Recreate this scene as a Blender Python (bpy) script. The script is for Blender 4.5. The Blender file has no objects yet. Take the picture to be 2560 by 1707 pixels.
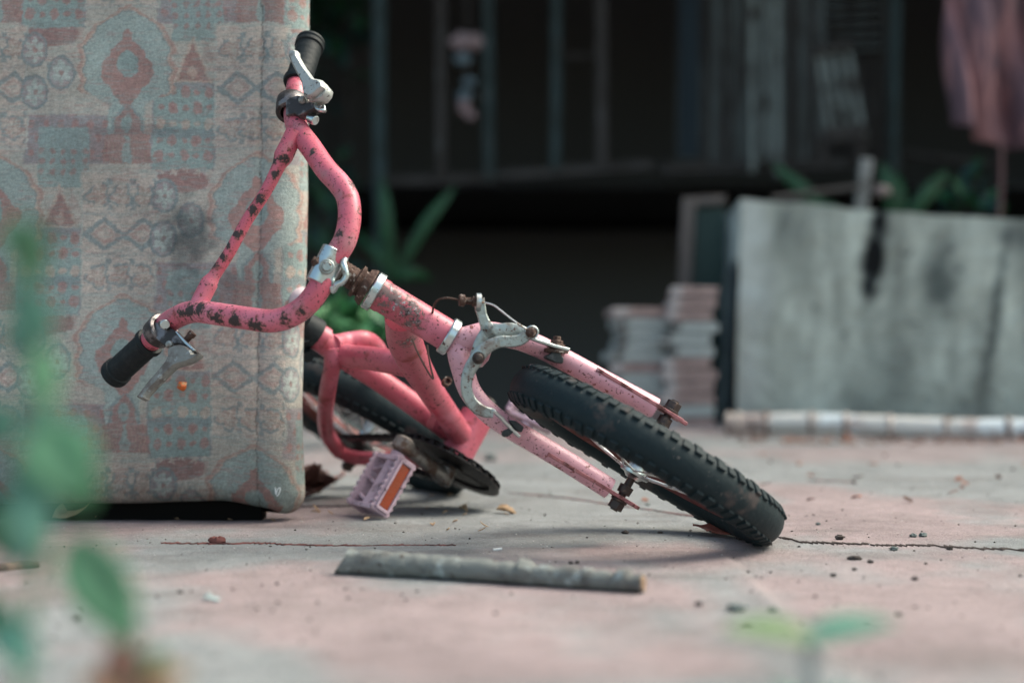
import bpy, math, random
import numpy as np
from mathutils import Vector

# ------------------------------------------------------------------ camera, world, sun, exposure
scene = bpy.context.scene
H = 0.183                      # camera height over the terrace
F = 3556.0                     # 50 mm on a 36 mm sensor, in photo pixels
PITCH = math.atan(36.5 / F)
cam_d = bpy.data.cameras.new('camera'); cam = bpy.data.objects.new('camera', cam_d)
scene.collection.objects.link(cam); scene.camera = cam
cam.location = (0, 0, H); cam.rotation_euler = (math.pi / 2 + PITCH, 0, 0)
cam_d.sensor_width = 36; cam_d.lens = 50; cam_d.clip_start = 0.01; cam_d.clip_end = 500
cam_d.dof.use_dof = True; cam_d.dof.focus_distance = 1.43; cam_d.dof.aperture_fstop = 2.4
cam_d.dof.aperture_blades = 0

world = bpy.data.worlds.new('World'); scene.world = world; world.use_nodes = True
wn = world.node_tree.nodes; wl = world.node_tree.links
sky = wn.new('ShaderNodeTexSky'); sky.sky_type = 'NISHITA'; sky.sun_disc = False
SUN_EL = math.radians(52); SUN_AZ = math.radians(76)      # azimuth from +Y towards +X
sky.sun_elevation = SUN_EL; sky.sun_rotation = SUN_AZ
sky.air_density = 1.0; sky.dust_density = 4.0; sky.ozone_density = .4
haze_mix = wn.new('ShaderNodeMix'); haze_mix.data_type = 'RGBA'; haze_mix.blend_type = 'MULTIPLY'; haze_mix.inputs[0].default_value = 1
haze_mix.inputs[7].default_value = (.96, 1.0, .87, 1)      # thin cloud takes some blue out of the sky
wl.new(sky.outputs[0], haze_mix.inputs[6]); wl.new(haze_mix.outputs[2], wn['Background'].inputs[0]); wn['Background'].inputs[1].default_value = 0.15
sun_d = bpy.data.lights.new('sun', 'SUN'); sun = bpy.data.objects.new('sun', sun_d)
scene.collection.objects.link(sun)
sun_d.energy = 1.5; sun_d.angle = math.radians(38); sun_d.color = (1.0, 0.955, 0.91)
sdir = Vector((math.sin(SUN_AZ) * math.cos(SUN_EL), math.cos(SUN_AZ) * math.cos(SUN_EL), math.sin(SUN_EL)))
sun.rotation_euler = sdir.to_track_quat('Z', 'Y').to_euler()
vs = scene.view_settings
vs.view_transform = 'Standard'; vs.look = 'None'; vs.gamma = 1.0; vs.exposure = 1.02
vs.use_curve_mapping = False

# ------------------------------------------------------------------ measuring helpers
V = lambda *a: np.array(a, float)
nm = lambda v: v / np.linalg.norm(v)
C0 = V(0, 0, H)
FW = V(0, math.cos(PITCH), math.sin(PITCH)); UP = V(0, -math.sin(PITCH), math.cos(PITCH))
def ray(x, y): return V((x - 1280) / F, 0, 0) + FW + UP * (853.5 - y) / F
def P(x, y, Y):
    r = ray(x, y); return C0 + r * Y / r[1]
def hit(x, y, p0, n):
    r = ray(x, y); return C0 + r * (np.dot(p0 - C0, n) / np.dot(r, n))
def G(x, y): return hit(x, y, V(0, 0, 0), V(0, 0, 1))
def lin(c):
    c = np.array(c, float) / 255.
    return np.where(c <= .04045, c / 12.92, ((c + .055) / 1.055) ** 2.4)
rng = np.random.RandomState(7)

def vnoise2(x, y, seed=0):
    xi = np.floor(x).astype(int); yi = np.floor(y).astype(int)
    fx = x - xi; fy = y - yi; fx = fx * fx * (3 - 2 * fx); fy = fy * fy * (3 - 2 * fy)
    def h(a, b):
        n = (a * 374761393 + b * 668265263 + seed * 1442695041) & 0xffffffff
        n = ((n ^ (n >> 13)) * 1274126177) & 0xffffffff
        return ((n ^ (n >> 16)) & 0xffff) / 65535.
    return (h(xi, yi) * (1 - fx) + h(xi + 1, yi) * fx) * (1 - fy) + (h(xi, yi + 1) * (1 - fx) + h(xi + 1, yi + 1) * fx) * fy
def fbm(x, y, seed=0, o=4):
    s = 0; a = .5; t = 0
    for i in range(o):
        s = s + a * vnoise2(x * 2 ** i, y * 2 ** i, seed + i * 17); t += a; a *= .5
    return s / t

# ------------------------------------------------------------------ object helpers
def link(o): scene.collection.objects.link(o); return o
def props(o, label=None, cat=None, group=None, kind=None):
    if label: o['label'] = label
    if cat: o['category'] = cat
    if group: o['group'] = group
    if kind: o['kind'] = kind
    return o
def thing(name, loc, label, cat, group=None):
    o = bpy.data.objects.new(name, None); link(o); o.location = tuple(loc); o.empty_display_size = .05
    return props(o, label, cat, group)
class MB:
    def __init__(s): s.v = []; s.f = []; s.n = 0
    def add(s, v, f):
        v = np.asarray(v, float); s.v.append(v); s.f += [tuple(int(i) + s.n for i in q) for q in f]; s.n += len(v); return s
    def tube(s, pts, r, seg=20, sub=0, closed=False, cap=True, oval=None):
        pts = [np.asarray(p, float) for p in pts]
        if sub: pts, r = smooth(pts, r, sub)
        n = len(pts); r = np.ones(n) * r if np.isscalar(r) else np.asarray(r, float)
        T = []
        for i in range(n):
            a = pts[max(i - 1, 0)] if not closed else pts[i - 1]
            b = pts[min(i + 1, n - 1)] if not closed else pts[(i + 1) % n]
            T.append(nm(b - a))
        ref = V(0, 0, 1) if abs(T[0][2]) < .9 else V(1, 0, 0)
        N = nm(np.cross(T[0], ref)); vs_ = []
        for i in range(n):
            N = nm(N - T[i] * (N @ T[i])); B = np.cross(T[i], N)
            for k in range(seg):
                t = 2 * math.pi * k / seg
                vs_.append(pts[i] + r[i] * (N * math.cos(t) + B * math.sin(t)))
        f = []
        for i in range(n if closed else n - 1):
            j = (i + 1) % n
            for k in range(seg):
                l = (k + 1) % seg
                f.append((i * seg + k, j * seg + k, j * seg + l, i * seg + l)[::-1])
        if cap and not closed:
            f.append(tuple(range(seg))); f.append(tuple(range((n - 1) * seg, n * seg))[::-1])
        return s.add(vs_, f)
    def cyl(s, a, b, r, r2=None, seg=24):
        return s.tube([a, b], [r, r if r2 is None else r2], seg)
    def lathe(s, c, ax, prof, seg=32, x0=None, close=False):
        """prof: list of (distance along ax, radius)"""
        ax = nm(ax); ref = V(0, 0, 1) if abs(ax[2]) < .9 else V(1, 0, 0)
        X = nm(np.cross(ax, ref)) if x0 is None else nm(x0 - ax * (x0 @ ax)); Y = np.cross(ax, X); m = len(prof); v = []
        for k in range(seg):
            t = 2 * math.pi * k / seg; d = X * math.cos(t) + Y * math.sin(t)
            for (h, r) in prof: v.append(c + ax * h + d * r)
        f = []
        for k in range(seg):
            l = (k + 1) % seg
            for i in range(m if close else m - 1):
                j = (i + 1) % m
                f.append((k * m + i, l * m + i, l * m + j, k * m + j))
        return s.add(v, f)
    def box(s, c, ax, half):
        A = [np.asarray(q, float) * h for q, h in zip(ax, half)]
        v = [c + sx * A[0] + sy * A[1] + sz * A[2] for sx in (-1, 1) for sy in (-1, 1) for sz in (-1, 1)]
        return s.add(v, [(0, 1, 3, 2), (4, 6, 7, 5), (0, 4, 5, 1), (2, 3, 7, 6), (0, 2, 6, 4), (1, 5, 7, 3)])
    def aabb(s, lo, hi):
        lo = np.array(lo, float); hi = np.array(hi, float)
        return s.box((lo + hi) / 2, (V(1, 0, 0), V(0, 1, 0), V(0, 0, 1)), (hi - lo) / 2)
    def bar(s, a, b, w, t, up):
        """rectangular bar from a to b, width w across, thickness t along up"""
        d = nm(b - a); u = nm(up - d * (up @ d)); x = np.cross(d, u)
        return s.box((a + b) / 2, (d, x, u), (np.linalg.norm(b - a) / 2, w / 2, t / 2))
    def prism(s, poly, nrm, th):
        poly = [np.asarray(p, float) for p in poly]; n = len(poly); h = nm(nrm) * th / 2
        v = [p + h for p in poly] + [p - h for p in poly]
        f = [tuple(range(n)), tuple(range(2 * n - 1, n - 1, -1))] + [(i, n + i, n + (i + 1) % n, (i + 1) % n) for i in range(n)]
        return s.add(v, f)
    def sphere(s, c, r, seg=16, rings=10, sc=(1, 1, 1)):
        v = []; f = []
        for i in range(rings + 1):
            t = math.pi * i / rings
            for k in range(seg):
                a = 2 * math.pi * k / seg
                v.append(c + r * V(math.sin(t) * math.cos(a) * sc[0], math.sin(t) * math.sin(a) * sc[1], math.cos(t) * sc[2]))
        for i in range(rings):
            for k in range(seg):
                l = (k + 1) % seg
                f.append((i * seg + k, (i + 1) * seg + k, (i + 1) * seg + l, i * seg + l))
        return s.add(v, f)
    def build(s, name, mat, parent=None, origin=None, bevel=0, sharp=38, fix=True, mods=None, solid=0):
        v = np.concatenate(s.v)
        o0 = V(0, 0, 0)
        if parent is not None:
            q = parent
            while q.parent: q = q.parent
            o0 = np.array(q.location)
        elif origin is not None: o0 = np.array(origin, float)
        me = bpy.data.meshes.new(name); me.from_pydata((v - o0).tolist(), [], s.f)
        if fix:
            import bmesh
            bm = bmesh.new(); bm.from_mesh(me); bmesh.ops.recalc_face_normals(bm, faces=bm.faces); bm.to_mesh(me); bm.free()
        me.polygons.foreach_set('use_smooth', [True] * len(me.polygons))
        if sharp: me.set_sharp_from_angle(angle=math.radians(sharp))
        me.materials.append(mat)
        o = bpy.data.objects.new(name, me); link(o)
        if parent is not None: o.parent = parent
        else: o.location = tuple(o0)
        if solid:
            m = o.modifiers.new('solid', 'SOLIDIFY'); m.thickness = solid; m.offset = 0
        if bevel:
            m = o.modifiers.new('bevel', 'BEVEL'); m.width = bevel; m.segments = 2; m.limit_method = 'ANGLE'; m.angle_limit = math.radians(35)
        return o
def smooth(pts, r, sub):
    pts = [np.asarray(p, float) for p in pts]; n = len(pts); rr = np.ones(n) * r if np.isscalar(r) else np.asarray(r, float)
    out = []; ro = []
    for i in range(n - 1):
        p0 = pts[i - 1] if i else 2 * pts[0] - pts[1]; p3 = pts[i + 2] if i + 2 < n else 2 * pts[-1] - pts[-2]
        p1, p2 = pts[i], pts[i + 1]
        t1 = max(np.linalg.norm(p1 - p0), 1e-9) ** .5; t2 = max(np.linalg.norm(p2 - p1), 1e-9) ** .5; t3 = max(np.linalg.norm(p3 - p2), 1e-9) ** .5
        m1 = (p1 - p0) / t1 - (p2 - p0) / (t1 + t2) + (p2 - p1) / t2; m2 = (p2 - p1) / t2 - (p3 - p1) / (t2 + t3) + (p3 - p2) / t3
        m1 *= t2; m2 *= t2
        for k in range(sub):
            t = k / sub
            out.append((2 * t**3 - 3 * t**2 + 1) * p1 + (t**3 - 2 * t**2 + t) * m1 + (-2 * t**3 + 3 * t**2) * p2 + (t**3 - t**2) * m2)
            ro.append(rr[i] * (1 - t) + rr[i + 1] * t)
    out.append(pts[-1]); ro.append(rr[-1])
    return out, np.array(ro)
def setcol(o, cols, name='paint'):
    at = o.data.color_attributes.new(name, 'FLOAT_COLOR', 'POINT')
    c = np.ones((len(o.data.vertices), 4)); c[:, :3] = cols
    at.data.foreach_set('color', c.ravel())
def grid_mesh(name, verts, nu, nv, mat, parent=None, kind=None):
    """verts (nu*nv,3) row-major in u"""
    me = bpy.data.meshes.new(name)
    i = np.arange(nu - 1)[:, None] * nv + np.arange(nv - 1)[None, :]
    q = np.stack([i, i + nv, i + nv + 1, i + 1], -1).reshape(-1, 4)
    me.vertices.add(len(verts)); me.vertices.foreach_set('co', np.asarray(verts, float).ravel())
    me.loops.add(q.size); me.loops.foreach_set('vertex_index', q.ravel().astype(np.int32))
    me.polygons.add(len(q)); me.polygons.foreach_set('loop_start', np.arange(len(q), dtype=np.int32) * 4)
    me.polygons.foreach_set('loop_total', np.full(len(q), 4, np.int32))
    me.update(calc_edges=True); me.validate()
    me.polygons.foreach_set('use_smooth', [True] * len(me.polygons))
    me.materials.append(mat)
    o = bpy.data.objects.new(name, me); link(o)
    if parent is not None: o.parent = parent
    return o

# ------------------------------------------------------------------ materials
def mat(name, base, rough=.6, metal=0., layers=(), bump=(), attr=None, spots=(), spotcol=(.02, .012, .01), spec=None,
        trans=0, coat=0, roughvar=None, stretch=None, post=()):
    """layers: (colour, noise scale, lo, hi, detail[, rough, metal]); bump: (scale, distance, detail[, stretch])"""
    m = bpy.data.materials.new(name); m.use_nodes = True; nt = m.node_tree; N = nt.nodes; Lk = nt.links
    bs = N['Principled BSDF']; tc = N.new('ShaderNodeTexCoord').outputs['Object']
    bs.inputs['Roughness'].default_value = rough; bs.inputs['Metallic'].default_value = metal
    if spec is not None: bs.inputs['Specular IOR Level'].default_value = spec
    if coat: bs.inputs['Coat Weight'].default_value = coat; bs.inputs['Coat Roughness'].default_value = .25
    def val(x): 
        n = N.new('ShaderNodeValue'); n.outputs[0].default_value = x; return n.outputs[0]
    def noise(scale, detail=4, st=None, seed=0., rg=.55):
        n = N.new('ShaderNodeTexNoise'); n.inputs['Scale'].default_value = scale; n.inputs['Detail'].default_value = detail
        n.inputs['Roughness'].default_value = rg
        mp = N.new('ShaderNodeMapping'); Lk.new(tc, mp.inputs[0]); mp.inputs['Location'].default_value = (seed, seed * .7, seed * 1.3)
        if st: mp.inputs['Scale'].default_value = st
        Lk.new(mp.outputs[0], n.inputs['Vector']); return n.outputs[0]
    def ramp(x, lo, hi):
        n = N.new('ShaderNodeMapRange'); n.interpolation_type = 'SMOOTHSTEP'
        Lk.new(x, n.inputs[0]); n.inputs[1].default_value = lo; n.inputs[2].default_value = hi; return n.outputs[0]
    def mixc(fac, a, b):
        n = N.new('ShaderNodeMix'); n.data_type = 'RGBA'; Lk.new(fac, n.inputs[0])
        if isinstance(a, tuple): n.inputs[6].default_value = (*a, 1)
        else: Lk.new(a, n.inputs[6])
        if isinstance(b, tuple): n.inputs[7].default_value = (*b, 1)
        else: Lk.new(b, n.inputs[7])
        return n.outputs[2]
    def mixf(fac, a, b):
        n = N.new('ShaderNodeMix'); Lk.new(fac, n.inputs[0])
        for k, q in ((2, a), (3, b)):
            if isinstance(q, (int, float)): n.inputs[k].default_value = q
            else: Lk.new(q, n.inputs[k])
        return n.outputs[0]
    def mth(op, a, b):
        n = N.new('ShaderNodeMath'); n.operation = op
        for k, q in enumerate((a, b)):
            if isinstance(q, (int, float)): n.inputs[k].default_value = q
            else: Lk.new(q, n.inputs[k])
        return n.outputs[0]
    if attr:
        an = N.new('ShaderNodeAttribute'); an.attribute_name = attr; col = an.outputs['Color']
    else:
        rgb = N.new('ShaderNodeRGB'); rgb.outputs[0].default_value = (*base, 1); col = rgb.outputs[0]
    rg = val(rough); mt = val(metal); hgt = None
    for i, ly in enumerate(layers):
        c, sc, lo, hi, det = ly[:5]
        fac = ramp(noise(sc, det, stretch, seed=i * 3.7 + 1, rg=.62), lo, hi)
        if len(ly) > 7: fac = mth('MULTIPLY', fac, ly[7])
        col = mixc(fac, col, tuple(c))
        if len(ly) > 5 and ly[5] is not None: rg = mixf(fac, rg, ly[5])
        if len(ly) > 6 and ly[6] is not None: mt = mixf(fac, mt, ly[6])
    if spots:
        nz = noise(170, 8, seed=9.1, rg=.70); tot = None; halo = None
        for (c, r) in spots:
            sb = N.new('ShaderNodeVectorMath'); sb.operation = 'DISTANCE'; Lk.new(tc, sb.inputs[0]); sb.inputs[1].default_value = tuple(c)
            d = mth('DIVIDE', sb.outputs['Value'], r); d = mth('ADD', d, mth('MULTIPLY', mth('SUBTRACT', nz, .5), 6.0))
            k = ramp(d, 1.04, .96) if False else mth('SUBTRACT', 1.0, ramp(d, .92, 1.0))
            tot = k if tot is None else mth('MAXIMUM', tot, k); h_ = mth('SUBTRACT', 1.0, ramp(d, .95, 1.6)); halo = h_ if halo is None else mth('MAXIMUM', halo, h_)
        col = mixc(mth('MULTIPLY', halo, .8), col, (.20, .07, .055)); col = mixc(tot, col, tuple(spotcol)); rg = mixf(tot, rg, .75); mt = mixf(tot, mt, 0.)
    for i, (c, sc, lo, hi, det) in enumerate(post):
        col = mixc(mth('MULTIPLY', ramp(noise(sc, det, None, seed=40 + i, rg=.65), lo, hi), tot), col, tuple(c))
    Lk.new(col, bs.inputs['Base Color']); Lk.new(rg, bs.inputs['Roughness']); Lk.new(mt, bs.inputs['Metallic'])
    prev = None
    for i, b in enumerate(bump):
        bn = N.new('ShaderNodeBump'); bn.inputs['Distance'].default_value = b[1]; bn.inputs['Strength'].default_value = 1
        Lk.new(noise(b[0], b[2], b[3] if len(b) > 3 else None, seed=20 + i), bn.inputs['Height'])
        if prev: Lk.new(prev, bn.inputs['Normal'])
        prev = bn.outputs[0]
    if prev: Lk.new(prev, bs.inputs['Normal'])
    if trans:
        tr = N.new('ShaderNodeBsdfTranslucent'); Lk.new(col, tr.inputs[0]); mx = N.new('ShaderNodeMixShader'); mx.inputs[0].default_value = trans
        Lk.new(bs.outputs[0], mx.inputs[1]); Lk.new(tr.outputs[0], mx.inputs[2]); Lk.new(mx.outputs[0], N['Material Output'].inputs[0])
    return m

PINK = (.56, .108, .155); PINK2 = (.68, .22, .30); RUST = (.085, .03, .022); DK = (.05, .028, .026)
# ------------------------------------------------------------------ steering and frame axes of the fallen bicycle
A = nm(V(-.85, -.12, .513))                       # steering axis, up towards the handlebar
Ls = V(.51, .088, .859); Ls = nm(Ls - A * (Ls @ A))  # front axle, towards the bike's left
Fs = np.cross(A, -Ls)                             # steering forward, towards the camera
CF = P(1612, 1138, 1.392)                         # front wheel centre
def S(x, y, f=0.): return hit(x, y, CF + Fs * f, Fs)
RK = -.02
HT = S(1030, 785, RK)
Nf = V(.436, .300, .836); Nf = nm(Nf - A * (Nf @ A))
def FR(x, y, l=0.): return hit(x, y, HT + Nf * l, Nf)
FWD = np.cross(A, -Nf)
REAR = FR(925, 1068); BB = FR(1160, 1100)
def axp(x, y):                                    # closest point of the steering axis
    q = S(x, y, RK); return HT + A * ((q - HT) @ A)
ORG = V(-.05, 1.55, 0)
bike = thing('bicycle', ORG, 'small pink children\'s bicycle with chipped paint lying on its side against the mattress', 'bicycle')
rel = lambda p: p - ORG

# bar plane leans back towards the mattress
th = math.radians(38)
KB = S(815, 665, -.004); NB = Fs * math.cos(th) + A * math.sin(th)
def B(x, y, d=0.): return hit(x, y, KB - NB * d, NB)

chips = ((PINK2, 9, .45, .75, 3, .5), ((.46, .17, .20), 26, .50, .66, 6, .6), ((.28, .06, .06), 45, .58, .70, 6, .7), ((.20, .05, .045), 130, .60, .68, 5, .7), (DK, 210, .625, .65, 5, .8), (RUST, 480, .62, .66, 3, .8))
barspots = [(rel(B(480, 780) + NB * .009), 0.01000), (rel(B(452, 792) + NB * .009), 0.00880), (rel(B(512, 778) + NB * .009), 0.00640), (rel(B(560, 802) + NB*.008), 0.00496), (rel(B(655, 822)+ NB*.004), 0.00600), (rel(B(600, 808) + NB*.008), 0.00544), (rel(B(640, 815) + NB*.007), 0.00400), (rel(B(545, 794) + NB*.008), 0.00400),
            (rel(B(735, 308) + NB * .01), 0.00800), (rel(B(745, 330) + NB * .01), 0.00640), (rel(B(862, 596) + NB * .009), 0.00440), (rel(B(878, 470)), 0.00480), (rel(B(890, 530)), 0.00400), (rel(B(728, 800) + NB * .004), 0.00560), (rel(B(760, 782) + NB * .004), 0.00480), (rel(B(790, 390) + NB*.005), 0.00400), (rel(B(835, 440) + NB*.003), 0.00400)]
m_bar = mat('pink_paint_bar', PINK, .42, 0, chips, bump=((150, .0004, 3),), spots=barspots, spotcol=(.042, .028, .028), coat=.15)
cbs = [(rel(B(x - 6, y)), .0044) for x, y in ((715, 400), (695, 440), (655, 500), (640, 525), (600, 585), (575, 610), (562, 640), (545, 665), (690,405))]
m_cross = mat('pink_paint_cross', PINK, .42, 0, chips, spots=cbs, spotcol=(.042, .028, .028), coat=.15)
hts = [(rel(axp(962, 740) + Fs * .014 + Ls*.002), .0105), (rel(axp(985, 765) + Fs * .014), .008), (rel(axp(1012, 778) + Fs * .014 + Ls*.002), .010), (rel(axp(1035, 800) + Fs * .014 - Ls*.004), .008), (rel(FR(1025, 868, -.012) + Fs * .012), .010)]
m_frame = mat('pink_paint_frame', (.46, .085, .122), .42, 0, ((PINK2, 12, .5, .8, 3, .5), ((.30, .05, .05), 30, .56, .72, 6, .7), ((.13, .045, .04), 110, .62, .67, 5, .8), (DK, 260, .62, .65, 4, .8)),
              bump=((150, .0003, 3),), spots=hts, spotcol=(.15, .10, .10), coat=.1, post=(((.42, .42, .43), 130, .53, .60, 6), ((.50, .09, .13), 170, .52, .57, 5), ((.05, .03, .03), 260, .56, .62, 4)))
m_fork = mat('pink_paint_fork', (.66, .33, .385), .36, 0, (((.80, .42, .48), 14, .42, .66, 3, .4), ((.33, .09, .08), 35, .58, .74, 6, .7), ((.25, .07, .06), 150, .60, .66, 5, .8), (RUST, 330, .61, .65, 4, .8)),
             bump=((150, .0003, 3),), coat=.3)
m_drop = mat('scuffed_dropout', (.42, .16, .17), .5, .1, (((.10, .035, .03), 60, .42, .6, 5, .8), ((.6, .35, .38), 120, .6, .7, 3)))
m_chrome = mat('worn_chrome', (.55, .62, .62), .28, 1, (((.30, .24, .20), 60, .52, .75, 5, .6, .6), (RUST, 160, .63, .68, 4, .85, 0)), bump=((200, .0003, 4),))
m_alloy = mat('pitted_alloy', (.36, .40, .385), .38, .85, (((.20, .17, .15), 70, .48, .70, 6, .6, .5), ((.10, .04, .025), 260, .60, .64, 4, .85, 0)), bump=((260, .0006, 4),))
m_lever = mat('dull_alloy_lever', (.42, .44, .42), .5, .45, (((.22, .20, .18), 50, .5, .7, 5, .7, .2), ((.10, .08, .07), 220, .62, .66, 3)), bump=((260, .0007, 4),))
m_lever_dull = mat('tarnished_alloy_lever', (.25, .25, .23), .55, .3, (((.13, .11, .10), 50, .45, .65, 5, .7, .1), ((.34, .36, .35), 160, .58, .66, 4)), bump=((260, .0007, 4),))
m_bracket = mat('painted_bracket', (.22, .20, .20), .35, .7, (((.035, .03, .03), 35, .42, .52, 5, .5, .2),), bump=((240, .0005, 3),))
m_rust = mat('rusted_steel', (.085, .045, .032), .6, .3, (((.42, .36, .32), 130, .57, .64, 5, .35, .9), ((.05, .022, .015), 130, .5, .62, 5, .85, 0)), bump=((220, .0016, 5), (70, .002, 3)))
m_bolt = mat('dark_bolt', (.07, .055, .05), .5, .6, (((.18, .12, .09), 150, .5, .7, 4, .7, .3),), bump=((300, .0006, 3),))
m_black = mat('black_grip_rubber', (.008, .013, .015), .6, 0, (((.025, .027, .028), 120, .5, .75, 4),), spec=.3, bump=((260, .0004, 3),))
m_tyre = mat('worn_tyre_rubber', (.006, .017, .021), .66, 0, (((.062, .052, .050), 22, .54, .64, 5, .85), ((.02, .034, .038), 45, .52, .8, 6, .7), ((.16, .14, .13), 330, .70, .74, 2, .9)), spec=.28,
             bump=((160, .0006, 5), (600, .0002, 3)))
m_rim = mat('rusty_red_rim', (.15, .032, .034), .5, .1, (((.12, .03, .02), 45, .45, .65, 5, .8), ((.34, .12, .13), 90, .60, .75, 3)), bump=((200, .0004, 3),))
m_spoke = mat('spoke_steel', (.55, .56, .56), .35, 1, (((.2, .12, .08), 120, .55, .7, 3, .7, .3),))
m_pedal = mat('pale_pink_plastic', (.52, .38, .45), .5, 0, (((.30, .21, .25), 50, .48, .7, 5, .7), ((.10, .07, .07), 180, .62, .68, 4, .8)), bump=((220, .0006, 4),))
m_refl = mat('orange_reflector', (.30, .055, .018), .25, 0, (((.35, .05, .015), 90, .5, .7, 3),), bump=((700, .0008, 1),))
m_chain = mat('greasy_chain', (.012, .011, .012), .42, .5, (((.05, .03, .025), 200, .55, .7, 3, .7),), bump=((300, .0006, 3),))
m_crank = mat('worn_crank_steel', (.30, .28, .26), .42, .7, (((.12, .075, .055), 60, .44, .60, 6, .75, .3), ((.45, .48, .48), 40, .62, .70, 3)), bump=((220, .0006, 4),))
m_pad = mat('brake_rubber', (.03, .035, .035), .6, 0, (((.08, .08, .08), 120, .5, .7, 4),), bump=((200, .0008, 4),))
m_saddle = mat('pale_saddle_vinyl', (.62, .50, .53), .4, 0, (((.4, .3, .3), 30, .5, .75, 5),), bump=((200, .0003, 3),))
m_cable = mat('cable', (.10, .06, .05), .5, .5)

# ------------------------------------------------------------------ handlebar
bar_px = [(743, 213), (741, 228), (736, 275), (742, 318), (778, 370), (816, 425), (850, 462), (868, 492), (874, 528), (872, 562), (860, 606), (838, 640), (815, 672),
          (800, 716), (764, 764), (725, 790), (684, 802), (607, 794), (531, 783), (482, 779), (440, 794), (411, 815), (387, 842), (375, 854)]
sw = lambda i: .0                                 # back-sweep of the two ends
def swp(i, n):
    e = min(i, n - 1 - i); return max(0, 5 - e) * .0085
bp = [B(x, y, swp(i, len(bar_px))) for i, (x, y) in enumerate(bar_px)]
hb = MB().tube(bp, .0112, 24, sub=7).build('handlebar', m_bar, bike)
cb = MB()
q0, q1 = B(733, 338, .004), B(491, 778, .004)
cpx = [(737, 330), (727, 352), (708, 392), (697, 415), (664, 480), (617, 552), (575, 628), (535, 690), (524, 707), (506, 742), (490, 776)]
cr_ = [.0092, .0092, .0098, .0068, .0060, .0060, .0060, .0062, .0088, .0088, .0088]
MB().tube([B(x, y, .005) for x, y in cpx], cr_, 20, sub=5).build('crossbar', m_cross, hb)
# grips
def grip(x0, y0, x1, y1, d0, d1, name='grip'):
    a, b = B(x0, y0, d0), B(x1, y1, d1); ax = nm(b - a); L = np.linalg.norm(b - a)
    prof = [(0, .0112), (0, .0150), (.003, .0162), (.006, .0160), (.008, .0140)]
    k = 12
    for i in range(k):
        t = .008 + (L - .020) * (i + .5) / k; prof += [(t - .001, .0140), (t, .01425 if i % 2 else .0141)]
    prof += [(L - .011, .0140), (L - .010, .0158), (L - .006, .0160), (L - .005, .0148), (L - .003, .0160), (L, .0154), (L + .001, .013), (L + .001, .0085), (L - .004, .0080), (L - .004, .0)]
    return MB().lathe(a, ax, prof, 36).build(name, m_black, bike), a, b, ax
g1, ga, gb, gax = grip(744, 211, 777, 104, .0425, .062)
g2, ha, hb_, hax = grip(377, 852, 283, 938, .0425, .062)
MB().cyl(hb_ - hax * .003, hb_ + hax * .0008, .0078).build('bar_end', m_bar, g2)
print('grip ends Y', gb, hb_)

# brake levers; each plate is a solid shape beside the bar, facing forward
def poly_on(pts, ox, oy, sc, d): return [B(ox + px * sc, oy + py * sc, d) for px, py in pts]
def inset_solid(mb, pts, nrm, th, dome=.002):
    c = sum(pts) / len(pts); n = nm(nrm); k = len(pts)
    ring = [pts, [p + n * 0 for p in pts]]
    lv = [(-th / 2, .90), (-th / 2 + dome, 1.0), (th / 2 - dome, 1.0), (th / 2, .90)]
    # inset using local edge normals so that the slender arm keeps its section
    P_ = np.array(pts); e = np.roll(P_, -1, 0) - P_; en = np.cross(e, n); en /= np.linalg.norm(en, axis=1)[:, None]
    vn = en + np.roll(en, 1, 0); vn /= np.linalg.norm(vn, axis=1)[:, None]
    area = sum(np.dot(np.cross(P_[i] - c, P_[(i + 1) % k] - c), n) for i in range(k))
    if area < 0: vn = -vn
    v = []
    for h, s_ in lv: v += list(P_ + n * h - vn * (dome * .8 if s_ < 1 else 0))
    f = [tuple(range(k)), tuple(range(3 * k, 4 * k))]
    for r_ in range(3):
        for i in range(k): f.append((r_ * k + i, r_ * k + (i + 1) % k, (r_ + 1) * k + (i + 1) % k, (r_ + 1) * k + i))
    mb.add(v, f)
# lower lever
ox, oy, sc = 340, 760, .1658; D0 = .030
c_ = B(401, 827, .024); bd = nm(B(387, 842, .030) - B(416, 810, .018))
br = MB(); br.lathe(c_ - bd * .0085, bd, [(0, .0115), (0, .0150), (.0015, .0162), (.0155, .0162), (.017, .0150), (.017, .0115)], 32)
br.build('lever_clamp', m_bracket, bike)
lv = MB()
inset_solid(lv, poly_on([(505, 720), (540, 670), (600, 640), (700, 625), (800, 655), (870, 715), (885, 770), (985, 765), (960, 815), (880, 870), (800, 905), (700, 930), (610, 960), (470, 1090), (300, 1262), (180, 1395), (170, 1440), (115, 1455), (45, 1415), (75, 1372), (200, 1200), (345, 1035), (475, 880), (512, 800)], ox, oy, sc, D0 - .018), NB, .011, .0025)
lever = lv.build('brake_lever', m_lever_dull, bike, sharp=50)
lb = MB(); lb.prism(poly_on([(330, 300), (480, 330), (620, 410), (690, 470), (905, 710), (985, 765), (885, 775), (800, 655), (700, 625), (600, 640), (520, 690), (360, 560), (290, 450)], ox, oy, sc, D0 - .012), NB, .012)
lb.build('lever_bracket', m_bracket, lever, bevel=.001)
MB().prism(poly_on([(598, 420), (625, 412), (760, 560), (905, 700), (870, 712), (740, 600)], ox, oy, sc, D0 - .0195), NB, .003).build('bracket_edge', m_chrome, lever, bevel=.0005)
MB().sphere(B(ox + 503 * sc, oy + 612 * sc, D0 - .020), .0042, sc=(1, .7, 1)).build('rivet', m_alloy, lever)
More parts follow.
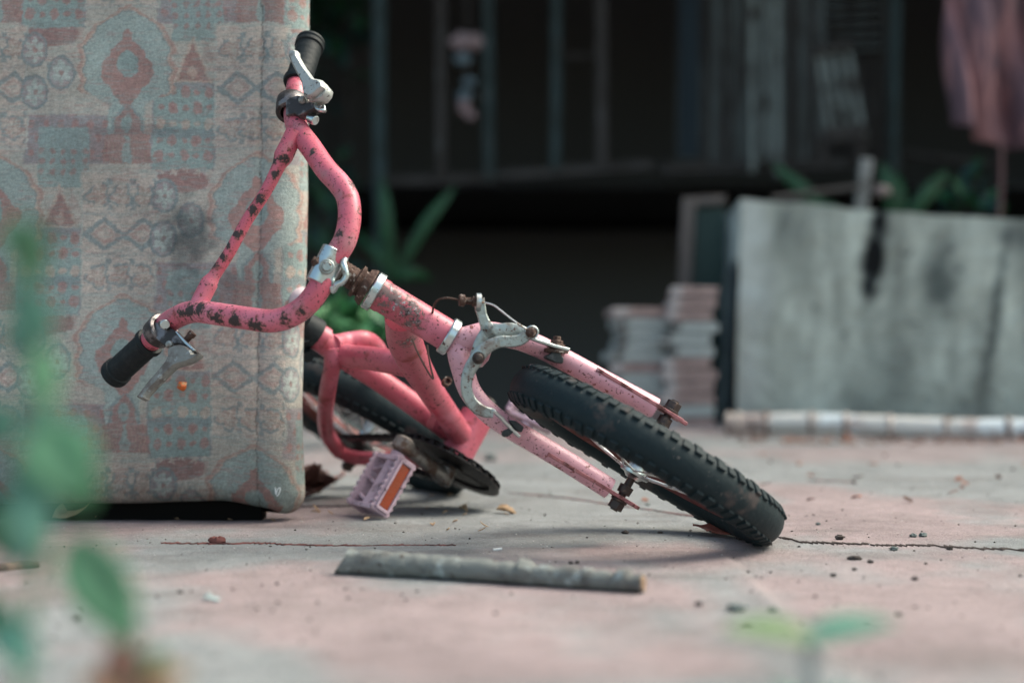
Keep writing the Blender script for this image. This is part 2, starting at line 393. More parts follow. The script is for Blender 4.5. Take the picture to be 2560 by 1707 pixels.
MB().cyl(B(ox + 745 * sc, oy + 560 * sc, D0 - .014), B(ox + 855 * sc, oy + 440 * sc, D0 - .014), .0034).cyl(B(ox + 820 * sc, oy + 480 * sc, D0 - .014), B(ox + 862 * sc, oy + 432 * sc, D0 - .014), .0042).build('cable_adjuster', m_rust, lever)
MB().cyl(B(ox + 400 * sc, oy + 290 * sc, D0 - .012), B(ox + 440 * sc, oy + 310 * sc, D0 - .024), .005, seg=16).build('clamp_screw', m_chrome, lever, bevel=.0008)
# upper lever
ox, oy, sc = 680, 80, .1657; D0 = .022
c_ = B(730, 268, .024); bd = nm(B(742, 215, .034) - B(736, 300, .018))
MB().lathe(c_ - bd * .010, bd, [(0, .0115), (0, .0155), (.0015, .0166), (.0185, .0166), (.020, .0155), (.020, .0115)], 32).build('lever_clamp', m_bracket, bike)
lv = MB()
inset_solid(lv, poly_on([(272, 330), (300, 298), (360, 290), (405, 312), (412, 375), (520, 555), (645, 725), (740, 745), (790, 790), (800, 860), (740, 905), (690, 950), (640, 990), (560, 1015), (505, 995), (485, 880), (470, 790), (425, 700), (340, 540), (272, 385)], ox, oy, sc, D0 - .024), NB, .010, .0025)
lever2 = lv.build('brake_lever', m_lever, bike, sharp=50)
inset = MB(); inset_solid(inset, poly_on([(700, 745), (800, 770), (885, 875), (870, 950), (800, 1040), (700, 1080), (600, 1090), (600, 1020), (680, 960), (800, 870)], ox, oy, sc, D0 - .016), NB, .014, .002)
inset.build('lever_hood', m_lever, lever2, sharp=50)
lb = MB(); lb.prism(poly_on([(250, 1070), (330, 1030), (420, 1000), (520, 1010), (560, 1110), (640, 1085), (700, 1160), (790, 1140), (770, 1190), (700, 1185), (560, 1250), (430, 1310), (390, 1270), (250, 1300)], ox, oy, sc, D0 - .012), NB, .012)
lb.build('lever_bracket', m_bracket, lever2, bevel=.001)
MB().sphere(B(ox + 462 * sc, oy + 1030 * sc, D0 - .019), .0045, sc=(1, .7, 1)).build('rivet', m_alloy, lever2)
MB().cyl(B(ox + 560 * sc, oy + 1290 * sc, D0 - .008), B(ox + 660 * sc, oy + 1340 * sc, D0 - .008), .0052, seg=12).build('cable_adjuster', m_chrome, lever2, bevel=.0008)
MB().tube([B(ox + 650 * sc, oy + 1085 * sc, D0 - .016), B(ox + 680 * sc, oy + 1160 * sc, D0 - .018), B(ox + 730 * sc, oy + 1180 * sc, D0 - .018), B(ox + 785 * sc, oy + 1180 * sc, D0 - .016), B(ox + 780 * sc, oy + 1115 * sc, D0 - .014)], .0018, 10, sub=4).build('spring', m_chrome, lever2)

# ------------------------------------------------------------------ stem and head set
bt = nm(B(800, 712) - B(838, 636)); bc = B(817, 668)
st = MB()
# clamp sleeve: partial wrap around the bar
X = nm(Fs - bt * (Fs @ bt)); Yy = np.cross(bt, X); v = []; f = []
na = 28; prof = [(-.018, .0119), (-.018, .0140), (.018, .0140), (.018, .0119)]
for i in range(na + 1):
    t = math.radians(-150 + 300 * i / na)
    for h_, r_ in prof: v.append(bc + bt * h_ + (X * math.cos(t) + Yy * math.sin(t)) * (r_ + .0012 * math.sin(t * 3)))
for i in range(na):
    for j in range(4): f.append((i * 4 + j, (i + 1) * 4 + j, (i + 1) * 4 + (j + 1) % 4, i * 4 + (j + 1) % 4))
st.add(v, f)
stem = st.build('stem_clamp', m_chrome, bike, bevel=.0008)
MB().cyl(bc + X * .012 - bt*-.002, bc + X * .0185 + bt*.002, .0072, seg=24).cyl(bc + X * .0185 + bt * .002, bc + X * .021 + bt * .002, .0048, seg=24).build('clamp_bolt', m_alloy, stem, bevel=.0008)
lf = S(788, 652, .004)
MB().cyl(lf, lf + A * -.010 - Ls * .002, .0062, seg=6).cyl(lf + A * .003, lf - A * .012, .0036, seg=16).build('clamp_nut', m_rust, stem, bevel=.0006)
MB().tube([S(863, 648, .004), S(858, 655, .006), S(862, 672, .008), S(865, 690, .008), S(856, 705, .008), S(842, 712, .006), S(832, 726, .004), S(828, 716, .004)], .0032, 12, sub=5).build('clamp_strap', m_chrome, stem)
qa, qb = axp(838, 684), axp(912, 727)
dq = -A; Lq = np.linalg.norm(qb - qa)
prof = [(0, .0), (0, .0112)]
for i in range(26):
    t = i / 25; r_ = .0113 + (.0004 * math.sin(i * 2.1)) + (.0052 if .60 < t < .74 else 0) + (.0024 if .74 <= t < .95 else 0)
    prof.append((t * Lq, r_))
prof.append((Lq, 0))
MB().lathe(qa, dq, prof, 28).build('stem_quill', m_rust, stem)
hs = MB(); c1 = axp(918, 728)
hs.lathe(c1, -A, [(-.007, .011), (-.007, .0165), (-.001, .0195), (.0005, .0190), (.0005, .011)], 40)
hs.build('head_set_locknut', m_rust, bike, bevel=.0004)
MB().lathe(c1, -A, [(.0015, .011), (.0015, .0188), (.0025, .0196), (.009, .0196), (.010, .0185), (.010, .011)], 44).build('head_set_cup', m_chrome, bike)
htop = c1 - A * .0095; hbot = axp(1110, 843)
MB().lathe(hbot, -A, [(0, .012), (0, .0180), (.0012, .0190), (.0075, .0190), (.0087, .0175), (.0087, .012)], 44).build('head_set_cup', m_chrome, bike)

# ------------------------------------------------------------------ frame
fr = MB()
fr.tube([htop, (htop + hbot) / 2, hbot], .0158, 36, sub=8)
fr.lathe(htop, -A, [(0, .0158), (0, .0166), (.006, .0166), (.008, .0158)], 36)
# down tube with a swollen gusset under the head tube
dt = [FR(1003, 790), FR(1012, 850), FR(1035, 905), FR(1070, 965), FR(1110, 1025), FR(1150, 1083)]
fr.tube(dt, [.0165, .0185, .0172, .0148, .0142, .0142], 32, sub=6)
# top tube
fr.tube([FR(828, 872), FR(866, 888), FR(930, 896), FR(1025, 912)], [.0128, .0132, .0134, .0142], 28, sub=6)
# seat tube
fr.tube([FR(788, 838), FR(840, 878), FR(960, 958), FR(1155, 1098)], [.0145, .0138, .0132, .0135], 28, sub=6)
fr.cyl(FR(786, 836), FR(812, 853), .0156, seg=28)
# bottom bracket shell and gusset
fr.cyl(BB - Nf * .034, BB + Nf * .034, .0205, seg=32)
# stays, both sides
RD = -Nf
stay_px = [(828, 868), (831, 905), (819, 975), (813, 1045), (822, 1092), (848, 1128)]
lo_off = [-.002, -.014, -.034, -.046, -.050, -.052]
right = [FR(x, y, o) for (x, y), o in zip(stay_px, lo_off)]
chs = [right[-1], FR(885, 1143, -.050), FR(950, 1147, -.042), FR(1040, 1150, -.028), FR(1128, 1122, -.016)]
fr.tube(right, .0098, 20, sub=6)
fr.tube([right[-2]] + chs, [.0098, .0088, .0088, .0088, .0088, .0088], 20, sub=5)
def mirror(p):
    l = (p - HT) @ Nf; return p - Nf * 2 * l
fr.tube([mirror(p) for p in right[:1]] + [mirror(FR(x, y, o)) for x, y, o in ()] + [FR(866, 853, .018), FR(908, 848, .032), FR(940, 868, .042), FR(958, 930, .048), mirror(right[-1])], .0105, 20, sub=8)
fr.tube([mirror(p) for p in chs], .0088, 20, sub=5)
frame = fr.build('frame', m_frame, bike, sharp=50)
for s_ in (-1, 1):
    c = REAR + Nf * s_ * .050
    MB().bar(c + (right[-1] - FR(*stay_px[-1], -.052)) + nm(FR(848, 1128) - REAR) * .022, c - nm(FR(848, 1128) - REAR) * .012, .022, .004, Nf).build('dropout', m_frame, frame, bevel=.0006)
# small brazed details: cable guides and bottle boss
q = FR(1116, 955, .004)
MB().lathe(q, nm(Fs + Ls * .3), [(-.004, .0028), (-.004, .0050), (.006, .0050), (.006, .0028), (-.004, .0028)], 20).build('cable_guide', m_rust, frame)
q = FR(1078, 1050, -.02)
MB().prism([FR(1082, 1030, -.02), FR(1092, 1045, -.02), FR(1082, 1072, -.02), FR(1066, 1068, -.02), FR(1066, 1055, -.02)], Fs, .004).build('guard_tab', m_frame, frame, bevel=.0008)
cabp = [(1030, 846, .020), (1040, 872, .022), (1060, 912, .024), (1080, 945, .024), (1083, 947, .024), (1076, 915, .022), (1070, 880, .020), (1068, 862, .016)]
MB().tube([S(x, y, RK + .022) - Fs * .0 for x, y, d in cabp], .0009, 8, sub=5).build('bare_cable', m_cable, bike)

# seat post and saddle
sd = nm(FR(790, 840) - FR(1150, 1095))
s0 = FR(790, 838)
MB().lathe(s0, sd, [(-.010, .0125), (.0, .0125), (.0, .0185), (.004, .0190), (.020, .0175), (.022, .0125), (.030, .0125), (.052, .0125), (.052, 0)], 28).build('seat_post', m_black, bike)
MB().tube([FR(762, 842, -.012), FR(758, 875, -.020), FR(770, 893, -.028)], [.007, .008, .0065], 14, sub=4).build('seat_clamp', m_black, bike)
sa = s0 + sd * .058 - FWD * .052 + Nf * .012; print('saddle', sa); v = []; f = []; nu, nv = 22, 20
fd = nm(FWD - sd * (FWD @ sd) * .9)
for i in range(nu):
    t = i / (nu - 1); x = -.085 + .19 * t
    w = .014 + .062 * (1 - t) ** 1.3 * min(1, .55 + t * 4)
    w *= math.sqrt(max(0.02, 1 - (2 * abs(t - .5)) ** 8)); hgt = .018 * math.sqrt(max(.05, 1 - (2 * t - 1) ** 6))
    for k in range(nv):
        a_ = 2 * math.pi * k / nv
        v.append(sa + fd * x + Nf * w * math.cos(a_) + sd * (hgt * math.sin(a_) + .006 * (1 - t)))
for i in range(nu - 1):
    for k in range(nv): f.append((i * nv + k, (i + 1) * nv + k, (i + 1) * nv + (k + 1) % nv, i * nv + (k + 1) % nv))
f.append(tuple(range(nv))); f.append(tuple(range((nu - 1) * nv, nu * nv)))
MB().add(v, f).build('saddle', m_saddle, bike, sharp=60)

# ------------------------------------------------------------------ fork
fk = MB()
cr0 = hbot - A * .009
fk.lathe(hbot - A * .005, -A, [(0, .012), (.003, .0145), (.012, .0150), (.022, .0160), (.034, .0150), (.042, .009), (.044, 0)], 32)
low = [axp(1142, 862), S(1152, 893, -.012), S(1159, 930, -.010), S(1174, 975, -.008), S(1205, 1016, -.006), S(1245, 1050, -.005), S(1283, 1074, -.004), S(1408, 1148, -.003), S(1524, 1221, -.002)]
upp = [axp(1142, 862), S(1175, 848, -.012), S(1215, 836, -.010), S(1255, 838, -.010), S(1300, 848, -.008), S(1355, 870, -.006), S(1414, 901, -.005), S(1521, 958, -.003), S(1637, 1020, -.002)]
rr = [.0130, .0125, .0112, .0108, .0106, .0105, .0104, .0104, .0104]
fk.tube(low, rr, 26, sub=7); fk.tube(upp, [.0130, .0135, .0125, .0115, .011, .011, .0108, .0106, .0106], 26, sub=7)
fork = fk.build('fork', m_fork, bike, sharp=50)
for s_ in (-1, 1):
    e = low[-1] if s_ < 0 else upp[-1]
    l = s_ * .0475
    p0 = CF + A * .085 + Ls * l - Fs * .002; p1 = CF - A * .014 + Ls * l - Fs * 0
    d = MB().bar(p0, p1, .020, .0035, Ls); d.bar(p1, p1 - A * .007, .006, .0035, Ls)
    d.build('dropout', m_drop, fork, bevel=.0006)

# ------------------------------------------------------------------ wheels
def wheel(C, ax, x0, R, r, hubw, wname, dropl, dishsign):
    ax = nm(ax); x0 = nm(x0 - ax * (x0 @ ax)); y0 = np.cross(ax, x0)
    w = thing_part(wname)
    tb = MB(); prof = []
    for k in range(28):
        t = 2 * math.pi * k / 28
        rr_ = r * (1 - .06 * max(0, math.cos(t)) ** 4)
        prof.append((rr_ * math.sin(t) * 1.02, R + rr_ * math.cos(t)))
    tb.lathe(C, ax, prof, 120, x0, close=True)
    nk = 72; rs = random.Random(3)
    for k in range(nk):
        for s_ in (-1, 1):
            ph = 2 * math.pi * (k + (.5 if s_ > 0 else 0)) / nk
            for row, (ta, wd, hh) in enumerate(((52, .0046, .0014), (74, .0036, .0013))):
                if row == 1 and k % 2: continue
                t = math.radians(ta) * s_; rd = x0 * math.cos(ph) + y0 * math.sin(ph); tg = np.cross(ax, rd)
                out = rd * math.cos(t) + ax * math.sin(t); sd_ = np.cross(tg, out)
                c = C + rd * R + out * (r + hh * .3)
                tb.box(c, (tg, sd_, out), ((R * math.pi / nk) * (.62 + .12 * rs.random()), wd * (.8 + .4 * rs.random()), hh * (.7 + .6 * rs.random())))
    ty = tb.build('tyre', m_tyre, w, bevel=.0004, sharp=45)
    rb = MB(); ri = R - r * .62
    rb.lathe(C, ax, [(-.010, ri + .004), (-.0125, ri + .006), (-.0125, ri - .002), (-.009, ri - .010), (-.004, ri - .013), (.004, ri - .013), (.009, ri - .010), (.0125, ri - .002), (.0125, ri + .006), (.010, ri + .004)], 96, x0, close=True)
    rb.build('rim', m_rim, w)
    hb2 = MB(); fl = hubw
    hb2.lathe(C, ax, [(-fl - .006, 0), (-fl - .006, .007), (-fl - .003, .010), (-fl - .002, .0150), (-fl + .001, .0155), (-fl + .003, .0110), (-fl * .5, .0085), (fl * .5, .0085), (fl - .003, .0110), (fl - .001, .0155), (fl + .002, .0150), (fl + .003, .010), (fl + .006, .007), (fl + .006, 0)], 32, x0)
    hb2.build('hub', m_chrome, w)
    MB().cyl(C - ax * (dropl + .014), C + ax * (dropl + .014), .0040, seg=16).build('axle', m_bolt, w)
    for s_ in (-1, 1):
        nb = MB(); c = C + ax * s_ * (dropl + .0030)
        nb.lathe(c, ax * s_, [(-.001, .004), (-.001, .0085), (.0015, .0085), (.0015, .004)], 28); nb.cyl(c + ax * s_ * .0016, c + ax * s_ * .0095, .0078, seg=6)
        nb.cyl(c - ax * s_ * .0075, c - ax * s_ * .016, .0070, .0075, seg=12)
        nb.build('axle_nut', m_bolt, w, bevel=.0005)
    ns = 28
    for k in range(ns):
        s_ = 1 if k % 2 else -1
        ph = 2 * math.pi * (k + .5) / ns; off = (1 if (k // 2) % 2 else -1) * .95
        a_ = C + ax * s_ * fl + (x0 * math.cos(ph + off) + y0 * math.sin(ph + off)) * .0125
        b_ = C + (x0 * math.cos(ph) + y0 * math.sin(ph)) * (ri - .009) + ax * s_ * .002
        mid = (a_ + b_) / 2 + ax * s_ * (.0015 if k % 5 == 0 else 0)
        MB().tube([a_, mid, b_], .00095, 8, sub=3).build('spoke', m_spoke, w)
    return w
def thing_part(name):
    o = bpy.data.objects.new(name, None); link(o); o.parent = bike; return o
fwl = wheel(CF, Ls, A, .1300, .0206, .020, 'front_wheel', .0475, 1)
rwl = wheel(REAR, Nf, FWD, .1300, .0215, .024, 'rear_wheel', .052, 1)

# front reflector-like red valve stem and tyre shreds are part of the tyre surface
# ------------------------------------------------------------------ brake caliper on the front of the fork
def strip(px, w, f, sc=1.):
    """outline of a curved arm: px = centre line in photo pixels on plane f, w = full widths (m)"""
    pts = [S(x, y, f) for x, y in px]; pts, w = smooth(pts, w, 5); n = len(pts); Lf = []; Rt = []
    for i in range(n):
        t = nm(pts[min(i + 1, n - 1)] - pts[max(i - 1, 0)]); s_ = np.cross(t, Fs)
        Lf.append(pts[i] + s_ * w[i] / 2); Rt.append(pts[i] - s_ * w[i] / 2)
    return Lf + Rt[::-1]
def arm(mb, px, w, f, th):
    o = strip(px, w, f); n = len(o) // 2; h = Fs * th / 2; v = []; F_ = []
    Lf, Rt = o[:n], o[n:][::-1]
    # rounded cross-section with six points
    for a_, b_ in zip(Lf, Rt):
        e = (a_ - b_); v += [a_ - h * .6, a_ + h * .6, a_ - e * .10 + h, b_ + e * .10 + h, b_ + h * .6, b_ - h * .6, b_ + e * .1 - h, a_ - e * .1 - h]
    for i in range(n - 1):
        for k in range(8): F_.append((i * 8 + k, (i + 1) * 8 + k, (i + 1) * 8 + (k + 1) % 8, i * 8 + (k + 1) % 8))
    F_.append(tuple(range(8))); F_.append(tuple(range((n - 1) * 8, n * 8)))
    mb.add(v, F_)
def c5(*pts): return [(1060 + x * .2742, 720 + y * .2742) for x, y in pts]
cal = bpy.data.objects.new('brake_caliper', None); link(cal); cal.parent = bike
ab = MB()
arm(ab, c5((498, 95), (508, 150), (530, 250), (560, 330), (600, 390), (680, 395), (780, 380), (880, 395), (960, 425), (1020, 455)), [.011, .0105, .0090, .0108, .0165, .0150, .0135, .0118, .0090, .007], .020, .0045)
arm(ab, c5((610, 385), (560, 440), (520, 500), (490, 590), (470, 640)), [.017, .0145, .0130, .0130, .012], .020, .0045)
ab.build('caliper_arm', m_alloy, cal, sharp=40)
af = MB()
arm(af, c5((975, 410), (915, 450), (860, 478), (780, 488), (690, 490), (600, 525), (530, 580), (470, 660), (420, 740), (390, 840), (388, 930), (420, 1020), (480, 1090), (560, 1130), (630, 1140)), [.0085, .0105, .0110, .0112, .0114, .0118, .0132, .0136, .0122, .0108, .0108, .0110, .0112, .0105, .0090], .0265, .0048)
af.build('caliper_arm', m_alloy, cal, sharp=40)
# blades that carry the pads turn edge-on
def flat_arm(name, pts, f0, f1, w, th):
    pp = [S(x, y, f0 + (f1 - f0) * i / (len(pts) - 1)) for i, (x, y) in enumerate(pts)]
    mb = MB()
    for a_, b_ in zip(pp[:-1], pp[1:]): 
        d = nm(b_ - a_); u = nm(np.cross(d, Fs)); mb.bar(a_ - d * .001, b_ + d * .001, w, th, u)
    return mb.build(name, m_chrome, cal, bevel=.0006)
flat_arm('pad_blade', c5((620, 1110), (700, 1180), (780, 1270), (850, 1340)), .024, .016, .013, .0030)
flat_arm('pad_blade', c5((960, 455), (1060, 490), (1180, 530), (1300, 560)), .022, .014, .013, .0030)
def bolt(c, ax, r, h, mat_, name='bolt', seg=28):
    return MB().lathe(c, ax, [(-.002, 0), (-.002, r * 1.3), (0, r * 1.3), (0, r), (h * .6, r * .95), (h, r * .6), (h * 1.08, 0)], seg).build(name, mat_, cal)
bolt(S(*c5((497, 638))[0], .0300), Fs, .0046, .0055, m_bolt, 'pivot_bolt')
bolt(S(*c5((978, 405))[0], .0300), Fs, .0042, .0035, m_rust, 'anchor_bolt')
MB().lathe(S(*c5((978, 405))[0], .024), Fs, [(0, .003), (0, .0066), (.0055, .0066), (.0055, .0050), (.003, .003), (0, .003)], 30).build('anchor_ring', m_chrome, cal, bevel=.0006)
MB().cyl(S(*c5((497, 638))[0], .028), S(*c5((497, 638))[0], -.03), .004).build('pivot_post', m_bolt, cal)
# pads
a_, b_ = [S(x, y, .010) for x, y in c5((1215, 440), (1200, 640))]
d = nm(b_ - a_); pt = MB(); L_ = np.linalg.norm(b_ - a_)
pt.lathe(a_, d, [(0, 0), (0, .0038), (.004, .0040), (.004, .0062), (.0075, .0064), (.0075, .0085), (.012, .0092), (.0125, .0120), (.016, .0120), (.016, .006), (.022, .006)], 8)
pt.build('pad_nut', m_rust, cal, bevel=.0005)
def pad(px, f, name='brake_pad', th=.014):
    return MB().prism([S(x, y, f) for x, y in px], Fs, th).build(name, m_pad, cal, bevel=.0012)
pad(c5((1170, 555), (1240, 560), (1235, 610), (1265, 640), (1255, 690), (1190, 680), (1100, 640), (1100, 620), (1150, 600)), .012)
pad(c5((770, 1200), (830, 1210), (905, 1262), (880, 1315), (840, 1300), (800, 1260)), .016)
pad(c5((720, 1300), (790, 1275), (815, 1310), (760, 1355), (715, 1355), (708, 1325)), .020, 'pad_nut', .009)
# cable
MB().lathe(S(*c5((492, 130))[0], .022), nm(Ls*.0 + (S(*c5((530,130))[0], .022) - S(*c5((450, 125))[0], .022))), [(-.002, .003), (-.002, .0088), (.0025, .0088), (.0025, .003), (-.002, .003)], 24).build('cable_stop', m_chrome, cal)
ad = MB(); p0, p1 = [S(x, y, .022) for x, y in c5((320, 110), (475, 122))]; dd = nm(p1 - p0); La = np.linalg.norm(p1 - p0)
pr = [(0, 0), (0, .0050), (.0005, .0056), (.0050, .0058), (.0055, .0045)]
k = 7
for i in range(k): pr += [(.0065 + i * .0011, .0030), (.0070 + i * .0011, .0036)]
pr += [(La - .0035, .003), (La - .0035, .0048), (La, .0048), (La, 0)]
ad.lathe(p0, dd, pr, 20).build('barrel_adjuster', m_rust, cal)
MB().tube([S(x, y, f_) for (x, y), f_ in zip(c5((75, 240), (85, 180), (110, 125), (150, 98), (220, 92), (320, 110)), (-.01, 0, .01, .018, .022, .022))], .0011, 8, sub=6).build('brake_cable', m_rust, cal)
MB().tube([S(x, y, f_) for (x, y), f_ in zip(c5((500, 128), (560, 135), (630, 155), (700, 205), (800, 285), (935, 378)), (.022, .023, .024, .026, .028, .03))], .0008, 8, sub=6).build('brake_cable', m_spoke, cal)

# ------------------------------------------------------------------ crankset, chain, pedals
Rc = .060; Cc = BB - Nf * .034
ck = MB(); nt = 28; v = []
e1 = FWD; e2 = np.cross(Nf, FWD)
out = []
for k in range(nt * 4):
    t = 2 * math.pi * k / (nt * 4); r_ = Rc + (.0022 if k % 4 in (0, 1) else -.0022); out.append(Cc + (e1 * math.cos(t) + e2 * math.sin(t)) * r_)
inn = [Cc + (e1 * math.cos(2 * math.pi * k / (nt * 4)) + e2 * math.sin(2 * math.pi * k / (nt * 4))) * (Rc - .012) for k in range(nt * 4)]
h = Nf * .0012; n4 = nt * 4
v = [p + h for p in out] + [p - h for p in out] + [p + h for p in inn] + [p - h for p in inn]; f = []
for i in range(n4):
    j = (i + 1) % n4
    f += [(i, j, 2 * n4 + j, 2 * n4 + i), (n4 + i, 3 * n4 + i, 3 * n4 + j, n4 + j), (i, n4 + i, n4 + j, j), (2 * n4 + i, 2 * n4 + j, 3 * n4 + j, 3 * n4 + i)]
ck.add(v, f)
for k in range(5):
    t = 2 * math.pi * k / 5 + .3; d = e1 * math.cos(t) + e2 * math.sin(t); ck.bar(Cc + d * .010, Cc + d * (Rc - .010), .013, .0024, Nf)
ck.cyl(Cc - Nf * .0012, Cc + Nf * .0008, Rc - .006, seg=48)
ck.cyl(Cc - Nf * .003, Cc + Nf * .003, .017)
ck.lathe(Cc - Nf * .004, Nf, [(0, Rc - .006), (0, Rc + .007), (.0012, Rc + .007), (.0012, Rc - .006), (0, Rc - .006)], 80)
crk = bpy.data.objects.new('crankset', None); link(crk); crk.parent = bike
ck.build('chainring', m_chain, crk, bevel=.0002)
CR = BB - Nf * .050; pe = FR(1008, 1112, -.052); cd = nm(pe - CR); crl = np.linalg.norm(pe - CR); print('crank', crl, 'wheelbase', np.linalg.norm(CF - REAR))
def crank(c, d, l, s_):
    mb = MB(); mb.tube([c - d * .004, c + d * l * .3, c + d * l * .9, c + d * l], [.0115, .0085, .0080, .0095], 20, sub=4)
    mb.lathe(c + d * l - Nf * .009, Nf, [(0, 0), (0, .008), (.003, .0125), (.015, .0125), (.018, .008), (.018, 0)], 26)
    mb.cyl(c - Nf * .009, c + Nf * .009, .0115)
    return mb.build('crank_arm', m_crank, crk, sharp=45)
crank(CR, cd, crl, -1); crank(BB + Nf * .050, -cd, crl, 1)
MB().cyl(BB - Nf * .052, BB + Nf * .052, .008).build('crank_axle', m_bolt, crk)
# chain
Csp = REAR - Nf * .034; Rs = .027
u = (Cc - Csp); dist = np.linalg.norm(u); u = nm(u); w_ = np.cross(Nf, u)
al = math.acos((Rc - Rs) / dist); path = []
for k in range(41):
    t = -al + (2 * al) * k / 40 ; path.append(Cc + (u * -math.cos(math.pi - t) * 1 + w_ * math.sin(t)) * (Rc + .001))
path = [Cc + (u * math.cos(t) + w_ * math.sin(t)) * (Rc + .001) for t in np.linspace(-(math.pi - al), math.pi - al, 60)]
path += [Csp + (u * math.cos(t) + w_ * math.sin(t)) * (Rs + .001) for t in np.linspace(math.pi - al, math.pi + al, 24)]
path = np.array(path + [path[0]]); seg = np.linalg.norm(np.diff(path, axis=0), axis=1); cum = np.concatenate([[0], np.cumsum(seg)])
nl = int(cum[-1] / .0127 * 1) ; cm = MB()
for k in range(nl):
    s0_, s1_ = cum[-1] * k / nl, cum[-1] * (k + 1) / nl
    a_ = V(*[np.interp(s0_, cum, path[:, j]) for j in range(3)]); b_ = V(*[np.interp(s1_, cum, path[:, j]) for j in range(3)])
    o_ = .0034 if k % 2 else .0024
    for s_ in (-1, 1): cm.bar(a_ - nm(b_ - a_) * .003 + Nf * o_ * s_, b_ + nm(b_ - a_) * .003 + Nf * o_ * s_, .0085, .001, Nf)
    cm.cyl(a_ - Nf * .0035, a_ + Nf * .0035, .0040, seg=10)
cm.build('chain', m_chain, bike, bevel=.0002)
MB().lathe(Csp, Nf, [(-.0012, .008), (-.0012, Rs), (.0012, Rs), (.0012, .008)], 36).build('rear_sprocket', m_chain, bike)

def pedal(c, ax, ang):
    """c = inner end on the axle, ax = outward direction"""
    ax = nm(ax); to = nm(C0 - c); cdir = nm(to - ax * (to @ ax)); sdir_ = np.cross(cdir, ax)
    if sdir_[0] < 0: sdir_ = -sdir_
    wd = sdir_ * math.cos(ang) + cdir * math.sin(ang); fn = nm(np.cross(wd, ax)); 
    if fn @ cdir < 0: fn = -fn
    pd = bpy.data.objects.new('pedal', None); link(pd); pd.parent = bike
    L0, L1 = .006, .075; W = .026; T = .0120
    mb = MB()
    # side rails with teeth
    for s_ in (-1, 1):
        o = []; k = 9
        for i in range(k):
            for q, hh in ((0, T), (.5, T + .0028)):
                o.append((L0 + (L1 - L0) * (i + q) / k, hh))
        prf = [(l_, h_) for l_, h_ in o] + [(L1, T)] + [(L1, -T)] + [(l_, -h_) for l_, h_ in o[::-1]]
        mb.prism([c + ax * l_ + fn * h_ + wd * s_ * W for l_, h_ in prf], wd, .0045)
    for l_ in (L0 + .003, L1 - .003):
        mb.box(c + ax * l_, (ax, wd, fn), (.003, W - .002, T * .85))
    mb.tube([c - ax * .001, c + ax * (L0 + .02), c + ax * (L1 - .02), c + ax * L1], [.0085, .0080, .0080, .0095], 20)
    for l_ in (.020, .042, .064):
        for s_ in (-1, 1): mb.bar(c + ax * l_ + wd * s_ * .005, c + ax * (l_ + .006 * (1 if l_ < .04 else -1)) + wd * s_ * W, T * 1.1, .0042, ax)
    mb.build('cage', m_pedal, pd, bevel=.0010)
    for s_ in (-1, 1):
        rc = c + ax * (L0 + L1) / 2 + wd * s_ * (W + .0032)
        fm = MB()
        for q in (-1, 1):
            fm.box(rc + fn * q * .0085, (ax, fn, wd), (.030, .0018, .0024)); fm.box(rc + ax * q * .0295, (ax, fn, wd), (.002, .0085, .0024))
        fm.build('reflector_frame', m_pedal, pd, bevel=.0008)
        MB().box(rc, (ax, fn, wd), (.0268, .0062, .0012)).build('reflector', m_refl, pd, bevel=.0004)
    MB().cyl(c - ax * .012, c + ax * .004, .0055).build('spindle', m_bolt, pd)
    return pd
pedal(pe - Nf * .012, -Nf, math.radians(60))
pedal(BB + Nf * .062 - cd * crl, Nf, math.radians(20))

# ------------------------------------------------------------------ ground: soil sheet and concrete terrace
m_soil = mat('dark_soil', (.035, .028, .022), .95, 0, (((.06, .045, .035), 6, .4, .7, 5),), bump=((30, .01, 5),))
sb = MB(); sb.aabb((-120, -120, -.42), (120, 120, -.13)); props(sb.build('soil_ground', m_soil), 'dark bare soil beyond the concrete terrace', None, None, 'structure')
def axis(lo, hi, a, b, fine, coarse):
    x = np.arange(a, b, fine); l = [a]; s_ = fine
    while l[-1] > lo: s_ = min(s_ * 1.25, coarse); l.append(l[-1] - s_)
    r = [b]; s_ = fine
    while r[-1] < hi: s_ = min(s_ * 1.25, coarse); r.append(r[-1] + s_)
    return np.concatenate([np.clip(l[::-1], lo, None)[:-1], x, np.clip(r, None, hi)])
gx = axis(-6, 6, -.62, .72, .005, .12); gy = axis(-1.5, 4.25, .74, 2.1, .005, .08)
X_, Y_ = np.meshgrid(gx, gy, indexing='ij')
z = (fbm(X_ * 3.1, Y_ * 3.1, 3, 4) - .5) * .006 + (fbm(X_ * 45, Y_ * 45, 5, 3) - .5) * .0009
wrel = np.exp(-(((X_ - .2) / .5) ** 2 + ((Y_ - 1.4) / .4) ** 2)); z = z * (1 - .7 * wrel) - .0012
def pyof(Y): return 890 + F * H / np.maximum(Y, .3)      # only used to lay out the stains along the slab joint
joint = 1.352 - .02 * X_ + (fbm(X_ * 5, X_ * 0 + 3, 8, 4) - .5) * .06
z = z + .0022 * (1 / (1 + np.exp((Y_ - joint) / .006))) * (X_ < .2)
sand = fbm(X_ * 4.2 + 1.3, Y_ * 3.0, 11, 5)
behind = 1 / (1 + np.exp(-(Y_ - joint) / .012))
smask = np.clip((sand - .50) * 8 + .38 + behind * .55 * np.clip(1.2 - Y_ / 5, 0, 1), 0, 1)
smask = np.where(Y_ > 2.0, np.clip(smask + .25, 0, 1), smask)
fine = fbm(X_ * 60, Y_ * 60, 21, 4); md = fbm(X_ * 14, Y_ * 10, 31, 5)
pinkc = np.array([.280, .218, .218]); grey = np.array([.212, .224, .226]); darkc = np.array([.12, .105, .10])
col = pinkc[None, None] * (1 - smask[..., None]) + grey[None, None] * smask[..., None]
col = col * (0.74 + .52 * md[..., None]) * (.80 + .4 * fine[..., None])
